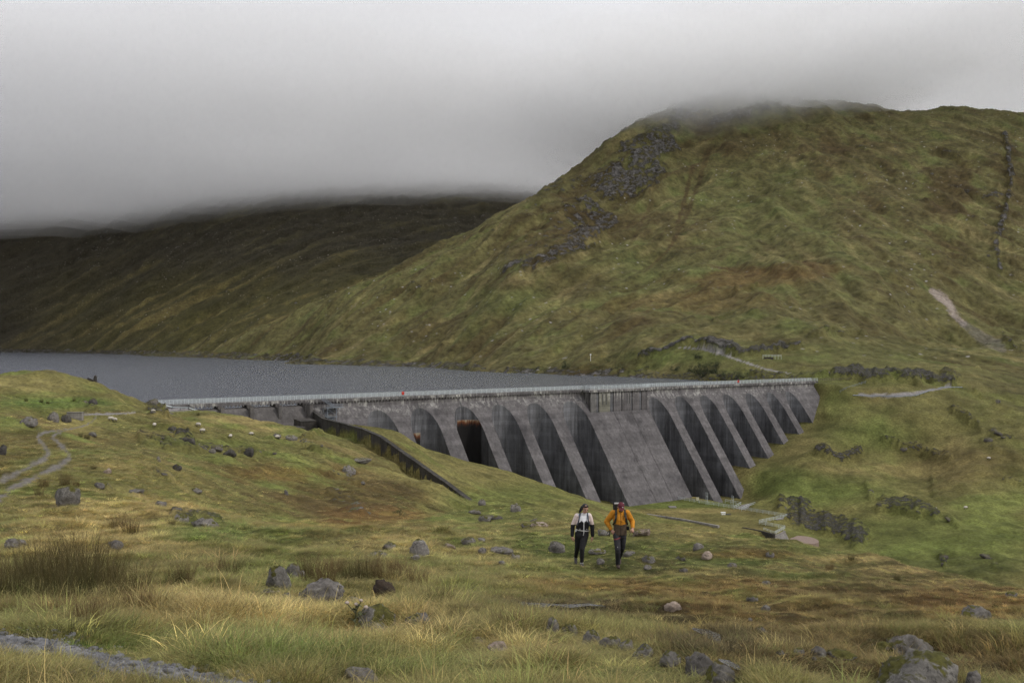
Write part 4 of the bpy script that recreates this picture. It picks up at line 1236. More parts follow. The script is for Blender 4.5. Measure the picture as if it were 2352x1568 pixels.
# life-ring stations on the crest
def life_ring(t, label):
    r = empty('life_ring', dloc(t, E_ + .12, -20), dam.rotation_euler.z)
    tag(r, label, 'life ring', 'life rings on the dam railing')
    bm = bmesh.new()
    R, r_ = .42, .11
    rings = []
    for a in range(14):
        A = 2 * math.pi * a / 14
        ring = [bm.verts.new(((R + r_ * math.cos(B)) * math.cos(A), -.12 + r_ * math.sin(B), 1.15 + (R + r_ * math.cos(B)) * math.sin(A))) for B in [2 * math.pi * b / 6 for b in range(6)]]
        rings.append(ring)
    for a in range(14):
        for b in range(6):
            bm.faces.new((rings[a][b], rings[(a + 1) % 14][b], rings[(a + 1) % 14][(b + 1) % 6], rings[a][(b + 1) % 6]))
    me = bpy.data.meshes.new('ring'); bm.to_mesh(me); bm.free()
    link('ring', me, M_red, r, smooth=True)
    MB().box(-.5, .5, -.02, .04, .6, 1.75).build('backboard', M_red, r)
    MB().tube((0, .08, 0), (0, .08, 1.7), .06, 6).build('post', M_rail, r)
life_ring(on_face(*fpx(1006, 985))[0] - 1.5, 'red life ring on the crest railing above the second arch')
life_ring(on_face(*fpx(1840, 960))[0] - 1.2, 'red life ring on the crest railing above the far arches')

# west end of the crest: dark stone abutment, crash barrier, kerb block, stone pillar
ab = empty('abutment', tuple(gpt(385, 1006)))
tag(ab, 'dark stepped stone abutment where the railing meets the grassy knoll', 'abutment')
for k, (x0, x1, z0, z1, y0) in enumerate(((-3.6, 4.2, -.6, .8, 0.0), (-4.4, 2.4, .81, 1.35, .3), (-5.2, 0.6, 1.36, 1.8, .6))):
    MB().hexa([(x0, y0, z0), (x1, y0 + .3, z0), (x1, y0 + 3, z0), (x0, y0 + 3, z0), (x0, y0 + .1, z1), (x1, y0 + .4, z1 - .25), (x1, y0 + 3, z1 - .25), (x0, y0 + 3, z1)]).build('stone_course', M_wood, ab)
def barrier(pts, label, h=.75, step=4.0, mat=None, group=None):
    r = empty('crash_barrier', tuple(pts[0])); tag(r, label, 'crash barrier', group)
    o0 = Vector(pts[0]); mp, mr_ = MB(), MB()
    for a, b in zip(pts[:-1], pts[1:]):
        a, b = Vector(a) - o0, Vector(b) - o0
        n = max(1, int((b - a).length / step))
        for k in range(n + 1):
            p = a.lerp(b, k / n); mp.box(p.x - .07, p.x + .07, p.y - .07, p.y + .07, p.z - .5, p.z + h)
        d = (b - a).normalized(); s = d.cross(Vector((0, 0, 1))).normalized() * .09
        for z0, z1, q in ((h - .34, h - .18, 1.0), (h - .17, h, 1.0)):
            mr_.hexa([a - s * .3 + Vector((0, 0, z0)), b - s * .3 + Vector((0, 0, z0)), b + s + Vector((0, 0, z0)), a + s + Vector((0, 0, z0)), a - s * .3 + Vector((0, 0, z1)), b - s * .3 + Vector((0, 0, z1)), b + s * .6 + Vector((0, 0, z1)), a + s * .6 + Vector((0, 0, z1))])
    kind(mp.build('post', M_darksteel, r), 'stuff'); mr_.build('beam', mat or M_steel, r)
    return r
barrier([gpt(395, 1012), gpt(430, 1012), gpt(472, 1011), Vector(dloc(9, 6.5, -23.4)) + Vector((0, 0, 0.6)), Vector(dloc(15.5, 7.0, -26.5)) + Vector((0, 0, 1.5))], 'grey crash barrier round the parking patch at the spillway end', mat=M_rail)
kb = empty('kerb_block', tuple(gpt(188, 1046)))
tag(kb, 'pale concrete block beside the end of the track on the left bank', 'concrete block')
MB().box(-1.25, 1.25, -.35, .35, -.3, .95).build('face', M_pale, kb); MB().box(-1.3, 1.3, -.4, .4, .96, 1.08).build('top', M_pale, kb)
pl_ = empty('stone_pillar', tuple(gpt(238, 953)))
tag(pl_, 'squat stone pillar on the grassy knoll against the water', 'pillar')
MB().hexa([(-.42, -.42, -.3), (.42, -.42, -.3), (.42, .42, -.3), (-.42, .42, -.3), (-.3, -.3, 1.45), (.3, -.3, 1.45), (.3, .3, 1.45), (-.3, .3, 1.45)]).build('shaft', M_wall, pl_)
MB().hexa([(-.33, -.33, 1.46), (.33, -.33, 1.46), (.33, .33, 1.46), (-.33, .33, 1.46), (-.12, -.12, 1.66), (.12, -.12, 1.66), (.12, .12, 1.66), (-.12, .12, 1.66)]).build('cap', M_wall, pl_)
rw = empty('ruined_wall', tuple(gpt(224, 951)))
tag(rw, 'low ruined stone wall beside the pillar on the knoll', 'wall')
for k in range(5):
    x = -.9 + .38 * k; h = .35 + .12 * ((k * 3) % 4)
    MB().box(x, x + .35, -.3, .3, -.3, h).build('stone', M_wall, rw)

# ------------------------------------------------------------------ grassy platform at the dam foot
PZ = -64.0
def pp(x, y, dz=0.0):
    p = plane_pt(x, y, PZ); p.z += dz
    return p
f1 = [pp(1688, 1246), pp(1700, 1249), pp(1760, 1259), pp(1835, 1271), pp(1968, 1293)]
railing('railing', [tuple(p) for p in f1], 'pale railing along the gorge side of the grassy platform below the dam', h=1.25, step=2.6, bars=3, r=.06, post=.065, group='railings round the dam foot platform')
railing('railing', [tuple(p) for p in (pp(1968, 1293), pp(1898, 1308))], 'pale railing across the outer end of the platform, below the gorge rocks', h=1.25, step=2.2, bars=3, r=.06, post=.065, group='railings round the dam foot platform')
lower = [Vector(p) for p in (pp(1898, 1310), pp(1963, 1318), pp(1936, 1333), pp(1909, 1323))]
for p in lower[1:]: p.z -= 0.6
railing('railing', [tuple(p) for p in lower], 'pale railing zigzagging round the lower landing at the platform corner', h=1.25, step=2.2, bars=3, r=.06, post=.065, group='railings round the dam foot platform')
# leaning concrete wing walls
def wing(name, p0, p1, h, lean, label):
    r = empty(name, tuple(p0)); tag(r, label, 'wing wall')
    d = p1 - p0; d.z = 0; L_ = d.length; d.normalize(); n_ = Vector((d.y, -d.x, 0)); nn = n_ if n_.x > 0 else -n_
    k = 6
    for i in range(k):
        a, b = d * (L_ * i / k + .02), d * (L_ * (i + 1) / k - .02)
        back = -nn * 1.2
        MB().hexa([a + back + Vector((0, 0, -h)), b + back + Vector((0, 0, -h)), b + nn * lean + Vector((0, 0, -h)), a + nn * lean + Vector((0, 0, -h)),
                   a + back, b + back, b, a]).build('cast_panel', M_pale, r)
    MB().hexa([-nn * 1.3 + Vector((0, 0, .01)), d * L_ - nn * 1.3 + Vector((0, 0, .01)), d * L_ + nn * .15 + Vector((0, 0, .01)), nn * .15 + Vector((0, 0, .01)), -nn * 1.3 + Vector((0, 0, .4)), d * L_ - nn * 1.3 + Vector((0, 0, .4)), d * L_ + nn * .15 + Vector((0, 0, .4)), nn * .15 + Vector((0, 0, .4))]).build('coping', M_pale, r)
    return r
wing('wing_wall', pp(1942, 1299, -.3), pp(1970, 1294, -.3), 7.0, 3.4, 'leaning pale concrete wall under the outer railing at the gorge')
w2 = wing('wing_wall', pp(1936, 1334, -1.0), pp(1963, 1321, -1.0), 4.5, 2.4, 'leaning pale concrete block with a small dark opening at the platform corner')
MB().box(.55, 1.25, -.35, .05, -2.4, -1.4).build('opening', M_darksteel, w2)
def low_wall(name, pts, h, t, mat, label, cat, seg=4.0, below=1.5):
    r = empty(name, tuple(pts[0])); tag(r, label, cat); o0 = Vector(pts[0])
    for a, b in zip(pts[:-1], pts[1:]):
        a, b = Vector(a) - o0, Vector(b) - o0
        d = b - a; n = max(1, int(d.length / seg)); dd = d.normalized(); s = Vector((dd.y, -dd.x, 0)) * t / 2
        for k in range(n):
            p, q = a.lerp(b, k / n) + dd * .02, a.lerp(b, (k + 1) / n) - dd * .02
            MB().hexa([p - s + Vector((0, 0, -below)), p + s + Vector((0, 0, -below)), q + s + Vector((0, 0, -below)), q - s + Vector((0, 0, -below)), p - s + Vector((0, 0, h)), p + s + Vector((0, 0, h)), q + s + Vector((0, 0, h)), q - s + Vector((0, 0, h))][:4][::-1] + [p - s + Vector((0, 0, h)), p + s + Vector((0, 0, h)), q + s + Vector((0, 0, h)), q - s + Vector((0, 0, h))][::-1]).build('kerb_stone', mat, r)
    return r
low_wall('kerb', [pp(1465, 1266), pp(1578, 1282), pp(1700, 1299), pp(1797, 1317)], .55, .9, M_pale, 'pale concrete kerb along the near side of the grassy platform', 'kerb')
low_wall('retaining_wall', [pp(1857, 1318), pp(1900, 1326), pp(1936, 1335)], .1, .8, M_wall, 'dark stone edge of the platform before the railed corner', 'wall', below=2.5)
rr = railing('post_fence', [tuple(p) for p in (pp(1590, 1281, 0), pp(1640, 1288, 0), pp(1690, 1295, 0))], 'thin dark post fence beside the kerb of the platform', h=1.0, step=2.4, bars=2, r=.02, post=.05, mat=M_darksteel, cat='fence')
hb = empty('hatch', tuple(pp(1808, 1285))); tag(hb, 'white hatch box on the grass of the platform', 'hatch')
MB().box(-.75, .75, -.6, .6, -.2, .7).build('box', M_white, hb); MB().box(-.85, .85, -.7, .7, .71, .82).build('lid', M_white, hb); MB().box(.95, 2.7, -.7, .6, -.1, .12).build('slab', M_darksteel, hb)
hs = empty('hatch_slab', tuple(pp(1681, 1267))); tag(hs, 'flat pale slab lying in the grass below the middle block', 'slab')
MB().box(-1.4, 1.4, -1.6, 1.6, -.1, .22).build('slab', M_pale, hs); MB().box(-.9, .9, -1.1, 1.1, .225, .3).build('lid', M_pale, hs)
sg = empty('notice_board', tuple(pp(1744, 1256))); tag(sg, 'cream notice board standing at the platform railing', 'sign')
MB().box(-.55, .55, -.05, .05, .9, 2.2).build('board', M_cream, sg); MB().tube((-.35, .08, -.1), (-.35, .08, 2.1), .06, 5).build('post', M_darksteel, sg); MB().tube((.35, .08, -.1), (.35, .08, 2.1), .06, 5).build('post', M_darksteel, sg)
for x, y, lab in ((1767, 1261, 'tall thin mast at the railing, beside the notice board'), (1832, 1270, 'tall thin mast at the railing, beside the footbridge steps')):
    ms = empty('mast', tuple(pp(x, y))); tag(ms, lab, 'mast', 'masts on the platform')
    MB().tube((-.3, 0, 0), (-.3, 0, 5.0), .06, 5).build('pole', M_rail, ms); MB().tube((.3, 0, 0), (.3, 0, 4.8), .06, 5).build('pole', M_rail, ms); MB().box(-.3, .3, -.03, .03, 3.2, 3.28).build('crossbar', M_rail, ms)
# steps and footbridge over to the right bank
fb = empty('footbridge', tuple(pp(1845, 1272))); tag(fb, 'railed concrete steps climbing from the platform to the far bank', 'steps')
o0 = Vector(fb.location)
L0, L1 = pp(1835, 1272) - o0, atZ(1853, 1262, 398) - o0
R0, R1 = pp(1854, 1276) - o0, atZ(1872, 1266, 396) - o0
R2 = atZ(1888, 1262, 400) - o0; U0 = atZ(1813, 1255, 402) - o0
for k in range(7):
    f = k / 7; a, b = L0.lerp(L1, f), R0.lerp(R1, f); c, d = L0.lerp(L1, f + 1 / 7), R0.lerp(R1, f + 1 / 7)
    dn = Vector((0, 0, -.6))
    zt = Vector((0, 0, (c.z - a.z)))
    MB().hexa([p + dn for p in (a, b, Vector((d.x, d.y, b.z)), Vector((c.x, c.y, a.z)))] + [p + zt for p in (a, b, Vector((d.x, d.y, b.z)), Vector((c.x, c.y, a.z)))]).build('step', M_pale, fb)
def hand(pts_):
    mb = MB()
    for a, b in zip(pts_[:-1], pts_[1:]):
        for h in (.55, 1.15): mb.tube(a + Vector((0, 0, h)), b + Vector((0, 0, h)), .07, 4)
        for k in range(4):
            q = a.lerp(b, k / 3); mb.tube(q - Vector((0, 0, .3)), q + Vector((0, 0, 1.2)), .065, 4)
    mb.build('handrail', M_rail, fb)
hand([L0, L1, U0]); hand([R0, R1, R2])
MB().hexa([L1 + Vector((0, 0, -.5)), R1 + Vector((0, 0, -.5)), R2 + Vector((0, 0, -.5)), R2 + Vector((-2, 4, -.5)), L1 + Vector((0, 0, 0)), R1 + Vector((0, 0, 0)), R2 + Vector((0, 0, 0)), R2 + Vector((-2, 4, 0))]).build('landing', M_pale, fb)
# round gravel pad below the wing walls
bm = bmesh.new()
c_ = atZ(2010, 1349, 340)
ring0 = [bm.verts.new((c_.x + 4.6 * math.cos(a), c_.y + 7 * math.sin(a), c_.z - 2.5)) for a in [2 * math.pi * k / 28 for k in range(28)]]
ring1 = [bm.verts.new((v.co.x, v.co.y, c_.z + .1)) for v in ring0]
ring2 = [bm.verts.new((c_.x + 4.1 * math.cos(a), c_.y + 6.4 * math.sin(a), c_.z + .14)) for a in [2 * math.pi * k / 28 for k in range(28)]]
for k in range(28):
    j = (k + 1) % 28
    bm.faces.new((ring0[k], ring0[j], ring1[j], ring1[k])); bm.faces.new((ring1[k], ring1[j], ring2[j], ring2[k]))
bm.faces.new(ring2)
me = bpy.data.meshes.new('gravel_pad'); bm.to_mesh(me); bm.free()
M_pink = plain('pink_gravel', (0.24, 0.18, 0.15), rough=.95, var=.25, scale=2.5, bump=.6)
kind(link('gravel_pad', me, M_pink), 'structure')

# ------------------------------------------------------------------ far side: fences and barriers
def gl(*pts):
    return [tuple(gpt(x, y)) for x, y in pts]
railing('post_fence', [dloc(T_RIGHT + 2.6, 1.2, -19.9)] + gl((2090, 951), (2130, 950)), 'dark timber fence running on from the far end of the dam', h=1.3, step=2.0, bars=4, r=.06, post=.08, mat=M_wood, cat='fence')
railing('post_fence', gl((2180, 953), (2145, 964), (2108, 977), (2100, 982)), 'grey rail fence slanting down the grass beside the far track', h=1.2, step=3.0, bars=2, r=.06, post=.07, mat=M_steel, cat='fence')
barrier([Vector(p) for p in gl((2132, 990), (2180, 992), (2237, 993), (2288, 991), (2320, 980), (2355, 970), (2406, 970))], 'low crash barrier on the outer edge of the far track', mat=M_steel)
cb = gpt(1928, 898)
cvt = empty('culvert', tuple(cb)); tag(cvt, 'small stone culvert with a white rail on the hill road', 'culvert')
MB().box(-4.2, 1.2, -.6, .6, -3.0, 1.3).build('headwall', M_wall, cvt)
mb = MB()
for z in (1.9, 2.7): mb.tube((-5, 0, z), (6.0, 0, z), .1, 4)
for k in range(7): mb.tube((-5 + k * 11 / 6, 0, 0), (-5 + k * 11 / 6, 0, 2.75), .09, 4)
mb.build('rail', M_rail, cvt)
pq = gpt(1476.5, 902)
mk = empty('marker_post', tuple(pq)); tag(mk, 'white marker post by the shore road below the hill', 'post')
MB().tube((0, 0, -.5), (0, 0, 4.6), .16, 6).build('shaft', M_white, mk); MB().box(-.45, .45, -.1, .1, 3.8, 4.9).build('plate', M_white, mk)
# ------------------------------------------------------------------ boulders
def rock_mat(name, base, moss=0.35, lichen=0.5, mosscol=(0.10, 0.095, 0.018)):
    m, N, L, P = new_mat(name)
    tc = N.new('ShaderNodeTexCoord'); geo = N.new('ShaderNodeNewGeometry'); oi = N.new('ShaderNodeObjectInfo')
    ad = N.new('ShaderNodeVectorMath'); ad.operation = 'ADD'
    L.new(geo.outputs['Position'], ad.inputs[0])
    def noise(scale, det=6, rough=0.65, d=0.0):
        n = N.new('ShaderNodeTexNoise'); n.inputs['Scale'].default_value = scale; n.inputs['Detail'].default_value = det; n.inputs['Roughness'].default_value = rough; n.inputs['Distortion'].default_value = d
        L.new(geo.outputs['Position'], n.inputs['Vector']); return n.outputs['Fac']
    def mr(s, a, b, c, d):
        r = N.new('ShaderNodeMapRange')
        for k, val in zip(('From Min', 'From Max', 'To Min', 'To Max'), (a, b, c, d)): r.inputs[k].default_value = val
        L.new(s, r.inputs['Value']); return r.outputs[0]
    def mixc(fac, a, b, mode='MIX'):
        x = N.new('ShaderNodeMixRGB'); x.blend_type = mode
        for i, s in ((0, fac), (1, a), (2, b)):
            if hasattr(s, 'links'): L.new(s, x.inputs[i])
            else: x.inputs[i].default_value = s
        return x.outputs[0]
    c = mixc(mr(noise(3.0, 6, .7, .4), .35, .65, 0, 1), (*[v * .55 for v in base], 1), (*[v * 1.35 for v in base], 1))
    c = mixc(1.0, c, mr(noise(22, 4, .7), .3, .7, .65, 1.35), 'MULTIPLY')
    c = mixc(mr(noise(7.5, 5, .75, .8), .36, .44, .75, 0), c, (.022, .02, .018, 1))
    c = mixc(mr(noise(5.2, 6, .8, .3), .56, .64, 0, lichen), c, (.42, .41, .38, 1))
    c = mixc(1.0, c, mr(oi.outputs['Random'], 0, 1, .8, 1.15), 'MULTIPLY')
    if moss:
        sx = N.new('ShaderNodeSeparateXYZ'); L.new(geo.outputs['Normal'], sx.inputs[0])
        q = N.new('ShaderNodeMath'); q.operation = 'ADD'
        L.new(sx.outputs['Z'], q.inputs[0]); L.new(mr(noise(2.6, 5, .7), .3, .7, -.9, .9), q.inputs[1])
        c = mixc(mr(q.outputs[0], 1.05 - moss * .8, 1.3 - moss * .8, 0, .95), c, mixc(mr(noise(14, 3), .4, .6, 0, 1), (*mosscol, 1), (*[v * .5 for v in mosscol], 1)))
    L.new(c, P.inputs['Base Color'])
    P.inputs['Roughness'].default_value = .92; P.inputs['Specular IOR Level'].default_value = .2
    bp = N.new('ShaderNodeBump'); bp.inputs['Strength'].default_value = .8; bp.inputs['Distance'].default_value = .06
    L.new(noise(9, 8, .75, .5), bp.inputs['Height']); L.new(bp.outputs[0], P.inputs['Normal'])
    return m
M_rock = rock_mat('lichened_rock', (.165, .152, .140), moss=.22, lichen=.45)
M_moss = rock_mat('mossy_rock', (.155, .145, .132), moss=.55, lichen=.45)
M_tan = rock_mat('tan_rock', (.27, .215, .175), moss=.1, lichen=.25)
M_dkrock = rock_mat('dark_rock', (.07, .065, .06), moss=.25, lichen=.2)
M_peat = rock_mat('peat', (.045, .033, .024), moss=.0, lichen=.04)
MATS = dict(r=M_rock, m=M_moss, t=M_tan, d=M_dkrock, p=M_peat)

def rock_mesh(name, seed, sub=3, ang=0.6, rough=0.12):
    bm = bmesh.new()
    bmesh.ops.create_icosphere(bm, subdivisions=sub, radius=1.0)
    v = np.array([p.co[:] for p in bm.verts]); f = np.array([[q.index for q in fc.verts] for fc in bm.faces])
    bm.free()
    r = np.random.default_rng(seed)
    n = r.normal(size=(11, 3)); n /= np.linalg.norm(n, axis=1)[:, None]
    d = r.uniform(.55, 1.0, 11)
    dots = v @ n.T
    with np.errstate(divide='ignore'):
        lim = np.where(dots > .05, d / np.maximum(dots, .05), 9.0).min(1)
    rad = np.minimum(1.0, lim) * ang + (1 - ang) * (0.85 + .25 * fbm(v[:, 0] * 1.3 + seed, v[:, 1] * 1.3 + v[:, 2] * 1.7, 2, seed))
    nn = fbm(v[:, 0] * 2.2 + v[:, 2] * 1.1 + seed, v[:, 1] * 2.2 - v[:, 2] * 1.6, 4, seed + 5)
    n2 = ridged(v[:, 0] * 3.1 - v[:, 1] * 1.2 + seed, v[:, 2] * 3.3 + v[:, 1] * 1.5, 2, seed + 9)
    v = v * (rad * (1 + rough * 1.4 * nn + rough * .5 * n2))[:, None]
    v -= (v.max(0) + v.min(0)) / 2
    v /= np.abs(v).max(0)
    return mesh_np(name, v, f)

# (bearing u, slope v of the foot, width, height in 2352 units, material, label)
BOULDERS = [
    (30, 1257, 50, 20, 'r', 'low lichened boulder behind the big rush stand at the picture edge'),
    (262, 1258, 34, 18, 'r', 'grey boulder half hidden behind the tall rush stand'),
    (412, 1199, 38, 20, 'm', 'mossy rounded boulder on top of the green knoll'),
    (468, 1212, 72, 24, 'r', 'long flat grey slab jutting from the tip of the green knoll'),
    (366, 1162, 28, 13, 'r', 'flat grey stone in pale grass above the green knoll'),
    (638, 1350, 60, 54, 'm', 'upright angular dark boulder with yellow moss, left of the rushes'),
    (668, 1326, 40, 30, 'm', 'orange moss covered stone tucked behind the upright angular boulder'),
    (622, 1366, 44, 14, 'r', 'low knobbly stone in front of the upright angular boulder'),
    (657, 1378, 22, 16, 'r', 'small round stone between the knobbly stone and the humped boulder'),
    (690, 1325, 26, 15, 'r', 'grey stone at the edge of the rushes by the mossy boulder'),
    (735, 1384, 110, 52, 'r', 'largest humped grey boulder below the rush clumps'),
    (806, 1388, 46, 16, 'r', 'flat grey stone touching the foot of the humped boulder'),
    (480, 1458, 46, 14, 't', 'flat tan stone alone in the straw grass near the track'),
    (149, 1162, 60, 46, 'm', 'peaked boulder with moss on top beside the bend of the track'),
    (962, 1276, 48, 38, 'r', 'blocky upright boulder with streaked sides in the middle of the moor'),
    (892, 1261, 32, 18, 'r', 'leaning grey stone left of the blocky upright boulder'),
    (866, 1284, 54, 14, 'r', 'long low rock sloping away left of the blocky boulder'),
    (953, 1285, 22, 11, 'r', 'small stone at the foot of the blocky upright boulder'),
    (1032, 1260, 32, 11, 't', 'low tan stone in pale grass right of the blocky boulder'),
    (1076, 1250, 34, 16, 'r', 'rounded grey stone on the grassy rise right of the blocky boulder'),
    (1106, 1243, 18, 8, 'r', 'small flat stone next to the rounded stone on the rise'),
    (1108, 1270, 20, 13, 'r', 'small pointed stone before the long slab'),
    (1153, 1269, 54, 11, 'r', 'long thin slab lying in the grass left of the walkers'),
    (1184, 1287, 22, 18, 'r', 'leaning stone at the end of the long thin slab'),
    (1153, 1296, 17, 9, 'r', 'small pale stone in front of the long thin slab'),
    (1279, 1268, 40, 24, 'r', 'pale split boulder at the left hand of the woman walker'),
    (1372, 1271, 42, 10, 'r', 'flat stone in the grass between the two walkers'),
    (1380, 1296, 19, 14, 'r', 'small grey stone in front of and between the walkers'),
    (1445, 1277, 32, 13, 'r', 'flat grey stone right behind the boots of the man walker'),
    (1491, 1293, 32, 18, 'm', 'brown topped stone to the right of the man walker'),
    (1488, 1307, 20, 9, 'r', 'small flat stone below the brown topped stone'),
    (1388, 1229, 30, 11, 'r', 'flat pale rock behind the man walker, on his pocket side'),
    (1475, 1230, 44, 13, 't', 'long tan rock behind the man walker, on his free hand side'),
    (861, 1440, 92, 48, 'm', 'cracked mossy rock outcrop beside the thistle'),
    (864, 1454, 40, 26, 'r', 'pale triangular stone leaning on the cracked mossy outcrop'),
    (851, 1400, 24, 18, 'r', 'small rounded stone perched on the cracked mossy outcrop'),
    (957, 1438, 62, 26, 'r', 'smooth grey boulder right of the cracked mossy outcrop'),
    (1100, 1479, 40, 13, 't', 'pinkish flat stone in straw grass before the bog'),
    (1143, 1496, 48, 20, 't', 'pinkish humped stone next to the pinkish flat stone'),
    (1269, 1456, 32, 22, 'r', 'pale square stone starting the line of mossy stones'),
    (1310, 1460, 40, 16, 'm', 'moss padded stone just behind the pale square stone'),
    (1359, 1480, 44, 20, 'm', 'yellow mossed stone, third along the line by the bog'),
    (1402, 1488, 52, 15, 'r', 'flat pale stone midway along the mossy line'),
    (1438, 1496, 38, 15, 'r', 'knobbly grey stone past the middle of the mossy line'),
    (1478, 1512, 50, 20, 'm', 'long mossy stone beside the narrow dark pool'),
    (1540, 1530, 56, 20, 'm', 'orange mossed stone where the line nears the picture bottom'),
    (1605, 1553, 60, 30, 'r', 'large pale cracked stone near the end of the mossy line'),
    (1660, 1576, 70, 30, 'm', 'last mossy stone of the line, cut by the picture bottom'),
    (827, 1570, 80, 32, 'r', 'rounded stone with one dark end, cut by the picture bottom'),
    (1605, 1260, 26, 13, 'r', 'speckled grey stone below the near end of the kerb'),
    (1626, 1284, 26, 18, 't', 'pale sandy lump of bare earth and stone'),
    (1564, 1285, 24, 10, 'm', 'grass topped stone right of the man walker'),
    (1571, 1313, 20, 10, 'r', 'small round stone below the grass topped stone'),
    (1683, 1303, 24, 11, 'r', 'flat grey stone on the slope below the kerb'),
    (1770, 1279, 22, 12, 'r', 'small grey stone on the brow below the railed corner'),
    (1729, 1380, 28, 12, 'm', 'grassy hummock stone on the red moor'),
    (1760, 1404, 22, 14, 'r', 'white topped stone on the red moor'),
    (1724, 1425, 11, 7, 'r', 'tiny pale stone alone below the white topped stone'),
    (1751, 1452, 24, 13, 'r', 'cluster of pale stones above the narrow pool'),
    (1761, 1341, 20, 7, 'r', 'thin flat stone on the upper red moor'),
    (1546, 1402, 42, 18, 't', 'tan tussocky hummock at the near edge of the bog'),
    (1793, 1504, 20, 11, 'r', 'small pale stone, first of the scatter on the brown moor'),
    (1838, 1503, 26, 14, 'r', 'flat pale stone in the scatter on the brown moor'),
    (1854, 1490, 18, 9, 'r', 'pale stone at the top of the scatter on the brown moor'),
    (1882, 1506, 34, 22, 'r', 'largest pale stone of the scatter on the brown moor'),
    (1871, 1516, 12, 9, 'r', 'small white pebble below the largest scatter stone'),
    (1936, 1514, 74, 20, 'm', 'long grass capped rock right of the pale scatter'),
    (2248, 1421, 70, 26, 'r', 'low domed rock capped with grass on the dark moor'),
    (2099, 1504, 108, 42, 'r', 'broad pale whaleback boulder on the dark moor'),
    (2030, 1502, 60, 26, 'm', 'mossy brown hummock joined to the whaleback boulder'),
    (2181, 1514, 38, 9, 'm', 'flat mossy stone below the whaleback boulder'),
    (2130, 1612, 200, 84, 'm', 'biggest white flecked mossy boulder in the bottom corner'),
    (2238, 1584, 36, 44, 'r', 'upright square stone on the shoulder of the biggest boulder'),
    (2327, 1370, 28, 10, 'r', 'flat stone on the brow at the far edge of the red moor'),
    (1185, 1174, 26, 19, 'r', 'round boulder alone on the grass slope above the woman walker'),
    (1107, 1160, 18, 14, 'r', 'round boulder beside the end of the training wall'),
    (1090, 1180, 32, 9, 'r', 'low rocks at the foot of the training wall end'),
    (1114, 1198, 34, 15, 'm', 'grassy rock below the end of the training wall'),
    (1240, 1212, 42, 12, 't', 'brown flat rocks on the slope left of the woman walker'),
    (801, 1089, 32, 21, 'r', 'round speckled boulder in the hollow below the training wall'),
    (827, 1063, 50, 11, 'r', 'broad flat rock in the grass below the training wall'),
    (395, 990, 22, 13, 'd', 'dark rock on the sheep slope'),
    (430, 1024, 34, 22, 'd', 'big dark rock in a cleft of the sheep slope'),
    (486, 1040, 18, 10, 'r', 'pale rock below the sheep slope'),
    (525, 1046, 30, 14, 'd', 'dark split rock in the middle of the sheep slope'),
    (570, 1046, 24, 19, 'd', 'dark jagged rock nearest the spillway on the sheep slope'),
    (634, 1004, 20, 10, 'r', 'smooth grey boulder at the mouth of the spillway'),
    (668, 1010, 28, 11, 'r', 'flat boulder with white edge below the deflector block'),
    (657, 1136, 10, 12, 'r', 'small upright white stone in the boggy hollow'),
    (404, 1079, 24, 14, 'd', 'dark overhanging rock at the lip of the hollow'),
    (363, 1060, 10, 13, 'r', 'small pale standing stone on the lip of the hollow'),
    (450, 1130, 26, 10, 'r', 'flat stone on the side of the boggy hollow'),
    (117, 967, 28, 22, 'r', 'tall white flecked boulder on the bank above the track'),
    (150, 969, 22, 18, 'd', 'dark boulder beside the white flecked boulder above the track'),
    (59, 977, 44, 22, 'r', 'white flecked rock outcrop on the bank inside the bend'),
    (212, 930, 18, 17, 'd', 'dark undercut rock in the meadow under the knoll'),
    (211, 1000, 19, 9, 'r', 'pale flat stone by the rushes above the track'),
    (244, 1086, 20, 10, 't', 'tan mossy stones in the straw grass right of the track'),
    (226, 1120, 24, 12, 'r', 'grey stone patch in the turf below the tan stones'),
    (300, 1136, 52, 14, 'r', 'long broken rock ledge on the slope above the green knoll'),
    (4, 1044, 16, 24, 'd', 'dark rock face at the edge of the left bank'),
]
ROCK_AT = []
for i, (u, v, w, h, mt, lab) in enumerate(BOULDERS):
    p = hit(u, min(v, 1600))
    if p is None: continue
    k = p[1] / F
    W, H = w * k, h * k
    if 1260 < u < 1680 and v > 1440: H *= 1.7
    ROCK_AT.append((p[0], p[1] + W * .25, W * .5))
    me = rock_mesh('rock', 500 + i * 7, sub=4 if w > 40 else 3, ang=.68 + .3 * ((i * 37 % 10) / 10), rough=.20)
    o = link('boulder', me, MATS[mt], smooth=True)
    o.location = (p[0], p[1] + W * .25, p[2] + H * .20)
    o.scale = (W / 2, W * (.36 + .16 * ((i * 13 % 7) / 7)), H * .80)
    o.rotation_euler = (0.1 * math.sin(i * 1.7), 0.12 * math.sin(i * 2.9), 0)
    tag(o, lab, 'boulder', 'boulders on the moor')
# peat hag: dark bare peat with a tail
p = hit(880, 1388); k = p[1] / F
ph = empty('peat_hag', (p[0], p[1] + .15, p[2])); tag(ph, 'dark bare peat stump with a trailing root beside the rushes', 'peat stump')
me = rock_mesh('block', 91, sub=4, ang=.8, rough=.2); o = link('block', me, M_peat, ph, smooth=True); o.location = (0, 0, 24 * k); o.scale = (27 * k, .2, 30 * k)
prev = None; mb = MB()
tp = [(893, 1378, 9), (915, 1384, 8), (935, 1392, 7), (955, 1398, 5), (975, 1404, 3)]
tp3 = []
for u, v, r in tp:
    q = hit(u, v); tp3.append((Vector(q) + Vector((0, 0, r * k * .4)) - Vector(ph.location), r * k))
for (a, ra), (b, rb) in zip(tp3[:-1], tp3[1:]): mb.tube(a, b, ra, 7, rb)
mb.build('tail', M_peat, ph, smooth=True)

